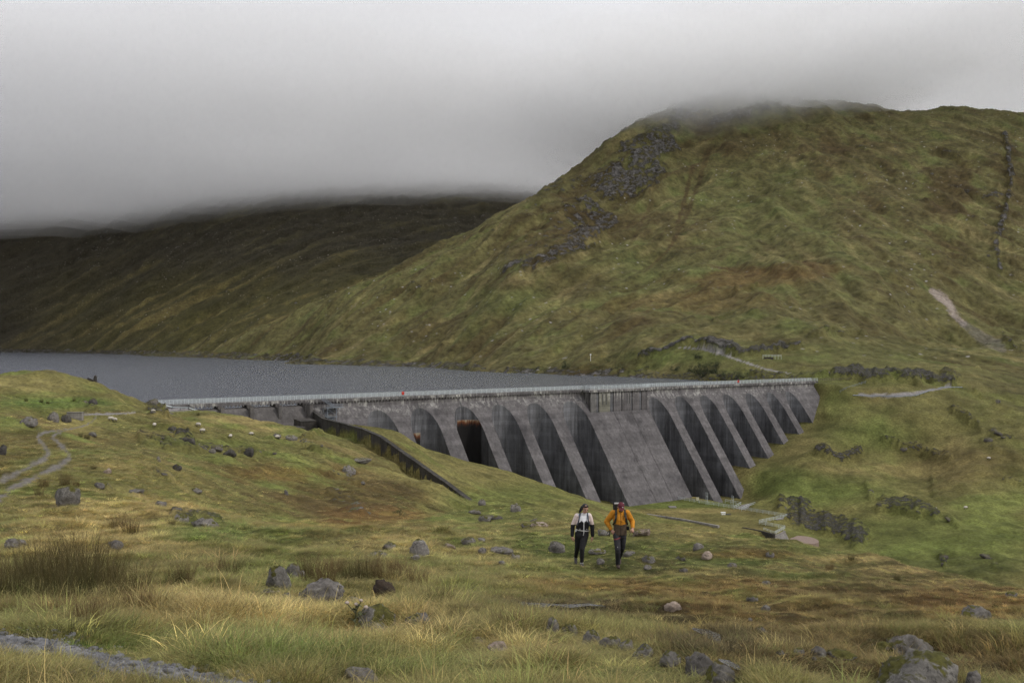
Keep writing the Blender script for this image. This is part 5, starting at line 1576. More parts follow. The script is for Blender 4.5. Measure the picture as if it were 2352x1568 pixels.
# loose stones: the gravel of the path and the rubble of the outcrops (countless)
def scatter(name, pts, scl, rot, idx, col, protos, mat, tint=None):
    """points carrying copies of a few small source meshes (geometry nodes); countless stuff"""
    me = bpy.data.meshes.new(name)
    me.vertices.add(len(pts)); me.vertices.foreach_set('co', np.asarray(pts, np.float32).ravel())
    a = me.attributes.new('scl', 'FLOAT_VECTOR', 'POINT'); a.data.foreach_set('vector', np.asarray(scl, np.float32).ravel())
    a = me.attributes.new('rot', 'FLOAT_VECTOR', 'POINT'); a.data.foreach_set('vector', np.asarray(rot, np.float32).ravel())
    a = me.attributes.new('idx', 'INT', 'POINT'); a.data.foreach_set('value', np.asarray(idx, np.int32))
    if tint is not None:
        a = me.attributes.new('tint', 'FLOAT_COLOR', 'POINT'); a.data.foreach_set('color', np.concatenate([tint, np.ones((len(tint), 1))], 1).astype(np.float32).ravel())
    me.update()
    o = link(name, me, mat)
    ng = bpy.data.node_groups.new(name + '_copies', 'GeometryNodeTree')
    ng.interface.new_socket('Geometry', in_out='INPUT', socket_type='NodeSocketGeometry')
    ng.interface.new_socket('Geometry', in_out='OUTPUT', socket_type='NodeSocketGeometry')
    n, l = ng.nodes, ng.links
    gi, go = n.new('NodeGroupInput'), n.new('NodeGroupOutput')
    ip = n.new('GeometryNodeInstanceOnPoints')
    ci = n.new('GeometryNodeCollectionInfo'); ci.inputs['Collection'].default_value = protos; ci.inputs['Separate Children'].default_value = True; ci.inputs['Reset Children'].default_value = True
    def attr(nm, t):
        q = n.new('GeometryNodeInputNamedAttribute'); q.data_type = t; q.inputs['Name'].default_value = nm; return q.outputs['Attribute']
    l.new(gi.outputs[0], ip.inputs['Points']); l.new(ci.outputs[0], ip.inputs['Instance'])
    ip.inputs['Pick Instance'].default_value = True
    l.new(attr('idx', 'INT'), ip.inputs['Instance Index'])
    er = n.new('FunctionNodeEulerToRotation'); l.new(attr('rot', 'FLOAT_VECTOR'), er.inputs[0])
    l.new(er.outputs[0], ip.inputs['Rotation']); l.new(attr('scl', 'FLOAT_VECTOR'), ip.inputs['Scale'])
    l.new(ip.outputs[0], go.inputs[0])
    md = o.modifiers.new('copies', 'NODES'); md.node_group = ng
    kind(o, 'stuff')
    return o
def proto_coll(name, meshes, mat):
    c = bpy.data.collections.new(name)
    for i, me in enumerate(meshes):
        if not len(me.materials): me.materials.append(mat)
        ob = bpy.data.objects.new('%s_%02d' % (name, i), me)
        c.objects.link(ob)
    return c
M_peb = rock_mat('gravel_stone', (.20, .20, .212), moss=0, lichen=.2)
pebs = proto_coll('pebble_kinds', [rock_mesh('pebble', 900 + i, sub=2, ang=.8, rough=.1) for i in range(7)], M_peb)
N_ = 120000
u = rng.uniform(-120, 640, N_); v = rng.uniform(1425, 1600, N_)
line, hw = STRIP['path'][0]
q = strip_dist(u, v, line, hw)
keep = rng.uniform(size=N_) < (np.clip(1.25 - q, 0, 1) ** 1.2) * .42 + .015 * (q < 2.5)
u, v = u[keep], v[keep]
# sight line onto the near ground (one refinement each way is enough on this gentle slope)
Z = 2.4 / ((v - CV) / F) * .9
for _ in range(14):
    zz = terrain((u - CU) / F * Z, Z)
    Z = Z + (Z * (v - CV) / F + zz) * -2.2
    Z = np.clip(Z, 3.8, 20)
X = (u - CU) / F * Z; zz = terrain(X, Z)
n = len(X); s = rng.lognormal(-4.75, .55, n).clip(.004, .034)
scatter('gravel', np.stack([X, Z, zz + s * .2], 1), np.stack([s * rng.uniform(.8, 1.5, n), s * rng.uniform(.8, 1.4, n), s * rng.uniform(.4, .8, n)], 1), rng.uniform(0, 6.28, (n, 3)) * [.1, .1, 1], rng.integers(0, 7, n), None, pebs, M_peb)

# outcrop rubble on the slopes of the middle distance
M_rub = rock_mat('outcrop_stone', (.115, .104, .094), moss=.35, lichen=.45)
rubs = proto_coll('rubble_kinds', [rock_mesh('rubble', 950 + i, sub=2, ang=.85, rough=.2) for i in range(8)], M_rub)
NU = 420000
uu = rng.uniform(-60, 2420, NU); ZZ = np.exp(rng.uniform(math.log(30), math.log(560), NU))
X, Y = (uu - CU) / F * ZZ, ZZ
zt = terrain(X, Y)
vv = CV - zt / Y * F
m0 = (vv > 850) & (vv < 1330)
X, Y, zt = X[m0], Y[m0], zt[m0]
c, rock, bare, lab, uu, vv = paint(X, Y, zt)
t_, d_ = dam_td(X, Y)
ok = (rock * (1 - bare) > .35) & (rng.uniform(size=len(X)) < rock * .42 * np.where(uu < 1000, .22, .3) * np.where(Y > 400, .45, 1)) & ~((t_ > 0) & (t_ < 324) & (d_ > -30) & (d_ < 40)) & (zt > WATER - .5 + 100 * (d_ > 0) * -1)
ok = ok & ((zt > WATER - .3) | (d_ > 0))
X, Y, zt = X[ok], Y[ok], zt[ok]
n = len(X); s = (Y * rng.lognormal(-6.35, .55, n)).clip(.06, 1.6)
scatter('rubble', np.stack([X, Y, zt + s * .1 + rock[ok] * np.clip(Y * .0042, .05, 4.5) * .5], 1), np.stack([s * rng.uniform(.8, 1.6, n), s * rng.uniform(.8, 1.4, n), s * rng.uniform(.35, .9, n)], 1), rng.normal(size=(n, 3)) * [.25, .25, 3], rng.integers(0, 8, n), None, rubs, M_rub)
print('rubble', n)

# ------------------------------------------------------------------ grass
def tuft_mesh(name, seed, n, h, spread, droop, w, stiff=0.0, segs=3, base=.05):
    r = np.random.default_rng(seed)
    V, Fq, Ft, H = [], [], [], []
    for k in range(n):
        a = r.uniform(0, 6.28); rad = base * math.sqrt(r.uniform())
        bx, by = rad * math.cos(a), rad * math.sin(a)
        a2 = a + r.normal() * .7
        hh = h * r.uniform(.5, 1.15); lean = spread * r.uniform(.15, 1.0) * hh
        dr = droop * r.uniform(.4, 1.2)
        dx, dy = math.cos(a2), math.sin(a2)
        px, py = -dy, dx
        an = r.uniform(0, 3.14); px, py = px * math.cos(an) - dx * math.sin(an) * .6, py * math.cos(an) - dy * math.sin(an) * .6
        b0 = len(V)
        for s in range(segs + 1):
            t = s / segs
            out = lean * (t ** 1.6) + dr * hh * .35 * t ** 3
            z = hh * (t - dr * .38 * t ** 3)
            ww = w * (1 - .75 * t) * .5
            cx, cy_ = bx + dx * out, by + dy * out
            if s < segs:
                V += [(cx - px * ww, cy_ - py * ww, z), (cx + px * ww, cy_ + py * ww, z)]; H += [t, t]
            else:
                V.append((cx, cy_, z)); H.append(1.0)
        for s in range(segs - 1):
            q = b0 + 2 * s; Fq.append((q, q + 1, q + 3, q + 2))
        q = b0 + 2 * (segs - 1); Ft.append((q, q + 1, q + 2))
    me = mesh_np(name, np.array(V), [np.array(Fq), np.array(Ft)])
    at = me.attributes.new('tip', 'FLOAT', 'POINT'); at.data.foreach_set('value', np.array(H, np.float32))
    return me
def grass_mat(name, use_inst=True, base=(.1, .1, .03), tipcol=(.30, .24, .11), tipw=.45):
    m, N, L, P = new_mat(name)
    tip = N.new('ShaderNodeAttribute'); tip.attribute_name = 'tip'
    if use_inst:
        at = N.new('ShaderNodeAttribute'); at.attribute_type = 'INSTANCER'; at.attribute_name = 'tint'; src = at.outputs['Color']
    else:
        oi = N.new('ShaderNodeObjectInfo'); mx = N.new('ShaderNodeMixRGB'); mx.inputs[1].default_value = (*base, 1); mx.inputs[2].default_value = (base[0] * 1.5, base[1] * 1.15, base[2] * 1.2, 1)
        L.new(oi.outputs['Random'], mx.inputs[0]); src = mx.outputs[0]
    pw = N.new('ShaderNodeMath'); pw.operation = 'POWER'; L.new(tip.outputs['Fac'], pw.inputs[0]); pw.inputs[1].default_value = 1.6
    mu = N.new('ShaderNodeMath'); mu.operation = 'MULTIPLY'; L.new(pw.outputs[0], mu.inputs[0]); mu.inputs[1].default_value = tipw
    mx = N.new('ShaderNodeMixRGB'); L.new(mu.outputs[0], mx.inputs[0]); L.new(src, mx.inputs[1]); mx.inputs[2].default_value = (*tipcol, 1)
    L.new(mx.outputs[0], P.inputs['Base Color'])
    P.inputs['Roughness'].default_value = .65; P.inputs['Specular IOR Level'].default_value = .2
    tr = N.new('ShaderNodeBsdfTranslucent'); L.new(mx.outputs[0], tr.inputs['Color'])
    ms = N.new('ShaderNodeMixShader'); ms.inputs[0].default_value = .3
    L.new(P.outputs[0], ms.inputs[1]); L.new(tr.outputs[0], ms.inputs[2])
    L.new(ms.outputs[0], N['Material Output'].inputs['Surface'])
    return m
M_grass = grass_mat('grass_blades')
kinds_ = []
for i in range(4): kinds_.append(tuft_mesh('straw_tuft', 10 + i, 44, .25, .75, 1.0, .0055, base=.12))        # 0-3
for i in range(4): kinds_.append(tuft_mesh('green_tuft', 20 + i, 46, .125, 1.1, .9, .0065, base=.14))          # 4-7
for i in range(4): kinds_.append(tuft_mesh('sedge_tuft', 30 + i, 44, .14, .8, .7, .0055, base=.12))         # 8-11
for i in range(2): kinds_.append(tuft_mesh('seed_stems', 38 + i, 7, .44, .35, .5, .0045, base=.10))   # 12-13
gr_coll = proto_coll('grass_kinds', kinds_, M_grass)
NG = 330000
uu = rng.uniform(-110, 2460, NG); ZZ = np.exp(rng.uniform(math.log(4.2), math.log(230), NG))
keep = rng.uniform(size=NG) < np.clip(ZZ / 13.0, .22, 1) * np.where(ZZ > 100, .6, 1)
uu, ZZ = uu[keep], ZZ[keep]
X, Y = (uu - CU) / F * ZZ, ZZ
zt = terrain(X, Y)
# leave out what hills hide: look a little way towards the camera
vis = np.ones(len(X), bool)
for f_ in (.97, .93, .87, .8, .7, .6):
    vis &= terrain(X * f_, Y * f_) < zt * f_ + .45 + .004 * Y
X, Y, zt = X[vis], Y[vis], zt[vis]
c, rock, bare, lab, uu, vv = paint(X, Y, zt)
ds, sd, par = seg_dist(X, Y, TWALL[:, :2])
POOLS = [[(1190, 1388), (1225, 1392), (1265, 1395), (1310, 1397), (1350, 1395), (1390, 1399)], [(1590, 1455), (1625, 1463), (1655, 1478), (1680, 1492), (1705, 1502)], [(1650, 1530), (1675, 1538), (1700, 1548)]]
on_rock = np.zeros(len(X), bool)
for line_ in POOLS:
    on_rock |= (strip_dist(uu, vv, line_, [5] * len(line_)) < 1.1) & (Y < 40)
for bx, by, br in ROCK_AT:
    on_rock |= (np.abs(X - bx) < br) & (Y > by - br * 1.9) & (Y < by + br * .9) & (rng.uniform(size=len(X)) < .8)
ok = ~on_rock & (bare < .3) & (rng.uniform(size=len(X)) > rock * 1.1) & (vv < 1640) & ~((ds < 1.6))
X, Y, zt, c, uu, vv = X[ok], Y[ok], zt[ok], c[ok], uu[ok], vv[ok]
lum = c @ np.array([.3, .6, .1]); gr = c[:, 1] / (c[:, 0] + 1e-6)
r_ = rng.uniform(size=len(X))
kd = np.where(gr > 1.02, np.where(r_ < .72, 1, 0), np.where(lum > .11, np.where(r_ < .8, 0, 1), np.where(r_ < .7, 2, 0)))
idx = kd * 4 + rng.integers(0, 4, len(X))
idx = np.where((rng.uniform(size=len(X)) < .035) & (Y < 30), 12 + rng.integers(0, 2, len(X)), idx)
n = len(X)
# short cropped sward by the path edges, long in the straw
pw_ = hit(1334, 1298.5); pm_ = hit(1420.8, 1301)
scl = rng.lognormal(0, .28, n) * np.interp(Y, [4, 12, 30, 80, 230], [.62, .85, 1.1, 1.8, 3.0]) * (1 + .4 * fbm(X / 2.2, Y / 2.2, 2, 88))
fine_ = np.interp(Y, [4, 9, 16, 30, 80, 230], [.9, .72, .58, .46, .30, .24]) * (1 + .5 * fbm(X / 1.3, Y / 1.3, 2, 89)).clip(.4, 1.6)
low_ = np.ones(n)
for bx, by, br in ROCK_AT:
    low_ = np.where((np.abs(X - bx) < br * 1.2 + .1) & (Y > by - br - 1.6) & (Y < by + br), .38, low_)
for bx, by in ((pw_[0], pw_[1]), (pm_[0], pm_[1])):
    low_ = np.where(np.hypot(X - bx, (Y - by + .3) * .5) < .55, .45, low_)
for line_ in POOLS:
    low_ = np.where((strip_dist(uu, vv, line_, [9] * len(line_)) < 1.3) & (Y < 40), .25, low_)
fine_ = fine_ * low_
scl *= 1 - .42 * sstep(1050, 1500, uu) * sstep(9, 12, Y)
scl *= 1 - .2 * sstep(1050, 1500, uu)
near_path = np.zeros(n)
q = strip_dist(uu, vv, *STRIP['path'][0]); near_path = sstep(3.2, 1.2, q) * (Y < 14)
scl *= 1 - .55 * near_path
q_ = rng.uniform(size=n)
c = np.where((q_ < .20)[:, None], c * .45 + PAL['straw'] * .55, np.where((q_ > .84)[:, None], c * .5 + PAL['fresh'] * .5, c))
tint = c * rng.lognormal(0.58, .45, n)[:, None] * (1 + rng.normal(size=(n, 3)) * .05)
scatter('grass', np.stack([X, Y, zt - .015], 1), np.stack([scl, scl, scl * fine_], 1), np.stack([rng.normal(size=n) * .08, rng.normal(size=n) * .08, rng.uniform(0, 6.28, n)], 1), idx, None, gr_coll, M_grass, tint)
print('grass', n)

# rushes: tall spiky clumps
M_rush = grass_mat('rush_stems', False, base=(.040, .050, .016), tipcol=(.19, .13, .06), tipw=.75)
M_rushb = grass_mat('brown_rush_stems', False, base=(.085, .068, .028), tipcol=(.24, .17, .085), tipw=.8)
rush_me = [tuft_mesh('rush_stems', 60 + i, 260, 1.0, .42, .28, .009, base=.36) for i in range(5)]
rush_mb = [tuft_mesh('rush_stems', 70 + i, 200, 1.0, .38, .4, .010, base=.32) for i in range(4)]
for me in rush_me: me.materials.append(M_rush)
for me in rush_mb: me.materials.append(M_rushb)
big = 'dark green rush clump in the big stand beside the gravel track'
strw = 'brown bleached rush clump fringing the big stand beside the gravel track'
mid_ = 'rush clump in the stand behind the humped boulder'
RUSH = [(20, 1372, 110, big, 0), (70, 1385, 105, big, 0), (120, 1352, 150, big, 0), (165, 1380, 130, big, 0), (215, 1362, 150, big, 0), (255, 1390, 125, big, 0), (300, 1385, 110, big, 0), (130, 1395, 110, big, 0), (40, 1335, 100, big, 0), (180, 1335, 130, big, 0), (250, 1340, 110, big, 0), (90, 1330, 120, big, 0),
        (-30, 1380, 110, big, 0), (150, 1420, 90, strw, 1), (200, 1430, 90, strw, 1), (240, 1428, 95, strw, 1), (60, 1425, 70, strw, 1), (100, 1428, 76, strw, 1), (15, 1420, 70, strw, 1), (215, 1462, 70, 'rush clump closest to the gravel track', 0), (315, 1405, 80, strw, 1),
        (405, 1340, 72, 'round dark rush clump standing alone below the green knoll', 0), (425, 1338, 60, 'thin rush clump against the round dark one', 1), (490, 1330, 64, 'brown rush clump, left one of the pair below the knoll', 1), (530, 1326, 78, 'tall rush clump, right one of the pair below the knoll', 0),
        (300, 1225, 50, 'brown rush clump in the straw above the big stand', 1), (270, 1218, 56, 'tall thin brown rush clump beyond the big stand', 1), (395, 1205, 22, 'little rush tuft left of the flat slab', 0),
        (715, 1338, 80, mid_, 1), (750, 1340, 85, mid_, 1), (790, 1342, 70, mid_, 0), (820, 1345, 75, mid_, 0), (770, 1322, 75, mid_, 1), (845, 1330, 70, mid_, 1), (880, 1335, 75, mid_, 1), (930, 1335, 70, mid_, 1), (960, 1350, 60, mid_, 1), (910, 1318, 60, mid_, 1), (700, 1318, 60, mid_, 0),
        (1000, 1405, 80, 'dark rush clump at the head of the bog', 0), (1030, 1398, 60, 'brown rush clump at the head of the bog', 1), (1050, 1432, 60, 'rush clump standing in the boggy pool', 0), (985, 1425, 40, 'short rush clump below the peat stump', 1),
        (510, 1405, 50, 'brown sedge tussock in the middle of the straw grass', 1), (690, 1450, 60, 'brown sedge tussock below the humped boulder', 1), (320, 1475, 36, 'small sedge tuft by the path edge', 1),
        (1955, 1284, 24, 'dark rush tuft on the brow against the gorge', 0), (1905, 1310, 26, 'rust brown rush tuft below the brow', 1), (2060, 1330, 22, 'small rush tuft on the brow towards the right', 0), (2290, 1395, 30, 'rush tuft on the red moor near the right edge', 0), (2180, 1395, 30, 'dark rush tuft above the low domed rock', 0), (2230, 1402, 22, 'green rush tuft beside the low domed rock', 0),
        (100, 1118, 34, 'rush clump beside the lower bend of the track', 1), (150, 1112, 36, 'tall rush clump above the peaked boulder', 1), (175, 1116, 30, 'brown rush clump right of the peaked boulder', 1), (90, 1140, 26, 'rush tuft left of the peaked boulder', 1), (200, 1008, 18, 'dark rush clump in the crook of the track', 0), (185, 1003, 15, 'small rush clump at the crook of the track', 0), (215, 1078, 14, 'dark sedge tuft in the straw field', 0),
        (60, 921, 12, 'dark rush tuft in the green meadow, first from the left', 0), (95, 924, 12, 'dark rush tuft in the middle of the green meadow', 0), (110, 927, 9, 'small rush tuft at the edge of the green meadow', 0), (170, 921, 12, 'dark rush tuft under the knoll slope', 0), (455, 953, 9, 'dark rush tuft beside the parking patch', 0),
        (2080, 1500, 60, 'green rush tuft in front of the whaleback boulder', 0), (2010, 1560, 70, 'bright green rush clump left of the biggest boulder', 0)]
for i, (u, v, h, lab, br) in enumerate(RUSH):
    p = hit(u, v)
    if p is None: continue
    o = bpy.data.objects.new('rush_clump', rush_mb[i % 4] if br else rush_me[i % 5]); COL.objects.link(o)
    s = h * p[1] / F * (1.02 + .16 * math.sin(i * 2.3))
    o.location = (p[0], p[1], p[2] - .03); o.scale = (s * 1.0, s * 1.0, s); o.rotation_euler = (0, 0, i * 1.3)
    tag(o, lab, 'rush clump', 'rush clumps on the moor')

# thistle
p = hit(882 / 1.0 - 0, 1446); k = p[1] / F
p = hit(816, 1442); k = p[1] / F
th = empty('thistle', tuple(p)); tag(th, 'withered thistle with pale seed heads left of the cracked mossy outcrop', 'thistle')
M_thst = plain('thistle_stem', (.07, .075, .035), var=.3); M_thh = plain('thistle_down', (.42, .35, .30), var=.2); M_thl = plain('thistle_leaf', (.06, .07, .03), var=.3)
H_ = 66 * k
MB().tube((0, 0, 0), (.01, 0, H_ * .8), .008, 5).tube((.01, 0, H_ * .5), (-.10, .02, H_ * .85), .006, 5).tube((.01, 0, H_ * .6), (.07, -.02, H_ * .95), .006, 5).tube((.01, 0, H_ * .4), (.12, .02, H_ * .7), .006, 5).build('stem', M_thst, th)
for x, y, z, r in ((-.10, .02, H_ * .87, .026), (.07, -.02, H_ * .98, .022), (.12, .02, H_ * .72, .026), (.01, 0, H_ * .84, .024)):
    me = rock_mesh('seed_head', int(z * 1e4) % 97, sub=2, ang=.1, rough=.25); o = link('seed_head', me, M_thh, th, smooth=True); o.location = (x, y, z); o.scale = (r, r, r * .8)
for j in range(9):
    a = j * 2.4; z = H_ * (.12 + .07 * j); ln = .16 - .01 * j
    dx, dy = math.cos(a), math.sin(a)
    MB().add([(0, 0, z), (dx * ln * .5 - dy * .02, dy * ln * .5 + dx * .02, z + .05), (dx * ln, dy * ln, z + .02), (dx * ln * .5 + dy * .02, dy * ln * .5 - dx * .02, z + .03)], [(0, 1, 2, 3)]).build('leaf', M_thl, th)

# bog pools
M_pool, N, L, P = new_mat('bog_water')
P.inputs['Base Color'].default_value = (.012, .010, .008, 1); P.inputs['Roughness'].default_value = .08
def pool(line, hw):
    bm = bmesh.new(); lo, hi = [], []
    zs = []
    P3 = []
    for (u, v), w in zip(line, hw):
        a, b = hit(u, v - w), hit(u, v + w)
        P3.append((a, b)); zs.append(min(a[2], b[2]))
    for i, (a, b) in enumerate(P3):
        z = zs[i] + .05
        lo.append(bm.verts.new((a[0], a[1], z))); hi.append(bm.verts.new((b[0], b[1], z)))
    for i in range(len(lo) - 1): bm.faces.new((lo[i], lo[i + 1], hi[i + 1], hi[i]))
    me = bpy.data.meshes.new('pool'); bm.to_mesh(me); bm.free()
    kind(link('pool', me, M_pool), 'structure')
pool([(1190, 1388), (1225, 1392), (1265, 1395), (1310, 1397), (1350, 1395), (1390, 1399)], [.5, 1.2, 2.0, 1.5, 2.2, .5])
pool([(1590, 1455), (1625, 1463), (1655, 1478), (1680, 1492), (1705, 1502)], [2, 6, 8, 7, 2])
pool([(1650, 1530), (1675, 1538), (1700, 1548)], [2, 6, 3])

# ------------------------------------------------------------------ sheep
M_wool = plain('sheep_wool', (.50, .46, .40), rough=1.0, var=.25, scale=9, bump=.8); M_face = plain('sheep_face', (.06, .055, .05), rough=.9)
def make_sheep():
    r = empty('sheep')
    bm = bmesh.new(); bmesh.ops.create_icosphere(bm, subdivisions=3, radius=1)
    for v in bm.verts:
        n_ = .07 * math.sin(v.co.x * 9 + v.co.z * 7) * math.cos(v.co.y * 8) + .04 * math.sin(v.co.z * 17 + v.co.y * 13)
        v.co = v.co * (1 + n_)
        v.co = Vector((v.co.x * .52, v.co.y * .27, v.co.z * .28 + .58 + .03 * v.co.x))
    me = bpy.data.meshes.new('fleece'); bm.to_mesh(me); bm.free(); link('fleece', me, M_wool, r, smooth=True)
    bm = bmesh.new(); bmesh.ops.create_icosphere(bm, subdivisions=2, radius=1)
    for v in bm.verts: v.co = Vector((v.co.x * .16 + .64 - .10 * v.co.z * .5, v.co.y * .085, v.co.z * .09 + .42 - .25 * (v.co.x * .16)))
    me = bpy.data.meshes.new('head'); bm.to_mesh(me); bm.free(); hd = link('head', me, M_face, r, smooth=True)
    for s in (-1, 1):
        MB().tube((.55, s * .06, .48), (.53, s * .2, .46), .04, 5, .015).build('ear', M_face, hd)
    for x in (-.3, .3):
        for y in (-.13, .13): MB().tube((x, y, .45), (x + .02, y, -.02), .05, 6, .03).build('leg', M_face, r)
    return r
def copy_tree(o, parent=None):
    c = o.copy(); COL.objects.link(c); c.parent = parent
    for ch in o.children: copy_tree(ch, c)
    return c
SHEEP = [(277, 1052, 'pale sheep grazing by the track end, left one of a close pair', .3), (287, 1055, 'pale sheep grazing by the track end, right one of a close pair', 2.8), (386, 1068, 'sheep seen end on below the dark rock of the sheep slope', 1.5), (496, 1067, 'sheep on the crest of the slope before the spillway, upper of two', 2.9), (506, 1082, 'sheep facing right on the slope before the spillway, lower of two', 0.1),
         (576, 1096, 'sheep standing head on in the middle of the grassy slope', 1.4), (628, 1086, 'sheep lying near the brow closest to the spillway piers', .2), (693, 1097, 'small sheep beside the smooth boulder at the spillway mouth', .4), (383, 1032, 'lone sheep beside the road under the knoll', 3.0),
         (2338, 1276, 'tiny sheep on the far gorge slope, upper of a close pair', .5), (2339, 1287, 'tiny sheep on the far gorge slope, lower of a close pair', 2.2), (2414, 1273, 'tiny lone sheep far along the gorge slope', .2), (2472, 1149, 'tiny sheep high on the far hillside towards the right edge', 2.9)]
sh0 = make_sheep()
for i, (x, y, lab, a) in enumerate(SHEEP):
    o = sh0 if i == 0 else copy_tree(sh0)
    p = gpt(x, y); o.location = p; o.rotation_euler = (0, 0, a)
    if i == 6: o.location.z -= .3
    o.scale = (1.05,) * 3 if i < 9 else (1.5,) * 3
    tag(o, lab, 'sheep', 'sheep grazing on the hillsides')

# ------------------------------------------------------------------ trees and bushes on the far shore
def leaf_crown(name, seed, n, mat, size=.28):
    r = np.random.default_rng(seed)
    cl = r.normal(size=(16, 3)) * [.36, .36, .26] + [0, 0, .62]
    which = r.integers(0, 16, n)
    c = cl[which] + r.normal(size=(n, 3)) * .12
    c[:, 2] = np.maximum(c[:, 2], .12)
    a = r.normal(size=(n, 3)); a /= np.linalg.norm(a, axis=1)[:, None]
    b = np.cross(a, r.normal(size=(n, 3))); b /= np.linalg.norm(b, axis=1)[:, None]
    s = size * .16 * r.uniform(.6, 1.4, (n, 1))
    V = np.stack([c - a * s, c + b * s * .6, c + a * s, c - b * s * .6], 1).reshape(-1, 3)
    me = mesh_np(name, V, np.arange(4 * n).reshape(-1, 4))
    me.materials.append(mat)
    return me
M_leaf = plain('dark_foliage', (.036, .046, .018), rough=.8, var=.5, scale=.6, coord='Object'); M_leafg = plain('willow_foliage', (.075, .085, .03), rough=.8, var=.4, scale=.6)
M_bark = plain('grey_bark', (.09, .08, .07), var=.3)
crowns = [leaf_crown('crown', 40 + i, 900, M_leaf) for i in range(3)] + [leaf_crown('crown', 50 + i, 700, M_leafg) for i in range(2)]
TREES = [(1745, 948, 34, 40, 0, 'tree', 'tallest dark tree on the far shore above the crest rail'), (1762, 950, 34, 38, 1, 'tree', 'dark tree right behind the tallest on the far shore'), (1785, 946, 40, 26, 2, 'bush', 'dark spreading bush right of the trees on the far shore'), (1815, 949, 50, 22, 0, 'bush', 'long low dark bush above the crest rail'), (1850, 950, 44, 18, 1, 'bush', 'last dark bush above the far part of the crest rail'), (1725, 940, 26, 20, 2, 'bush', 'dark bush left of the tallest tree'), (1745, 900, 26, 18, 0, 'bush', 'dark bush on the slope above the tallest tree'), (1790, 922, 30, 16, 1, 'bush', 'dark bush halfway up the slope to the hill road'),
         (1487, 930, 26, 18, 3, 'bush', 'grey green willow bush on the shore beside bare rock'), (1542, 930, 30, 17, 4, 'bush', 'grey green willow bush above the stony shore'), (1412, 928, 24, 26, 0, 'bush', 'thin dark bush on the shore below the marker post'), (1520, 905, 14, 9, 4, 'bush', 'small green bush above the shore willows'), (1000, 1290, 30, 18, 3, 'bush', 'thin bare twigged bush in the hollow below the training wall'), (1690, 930, 30, 14, 1, 'bush', 'low dark scrub at the water edge by the dam')]
for i, (x, y, w, h, ci, nm, lab) in enumerate(TREES):
    p = gpt(x, y); k = p.y / 2489.0
    t = empty('tree' if nm == 'tree' else 'bush', tuple(p)); tag(t, lab, nm, 'trees and bushes on the far shore' if i != 12 else None)
    o = link('crown', crowns[ci], None, t); o.scale = (w * k * .62, w * k * .62, h * k * .95); o.rotation_euler = (0, 0, i * 1.1)
    hh = h * k
    tb = MB().tube((0, 0, -.5), (hh * .02, 0, hh * .45), hh * .03, 6, hh * .02)
    for j in range(4):
        a = j * 1.7 + i; tb.tube((hh * .01, 0, hh * (.18 + .08 * j)), (math.cos(a) * w * k * .25, math.sin(a) * w * k * .25, hh * (.5 + .08 * j)), hh * .014, 5, hh * .006)
    tb.build('trunk', M_bark, t)
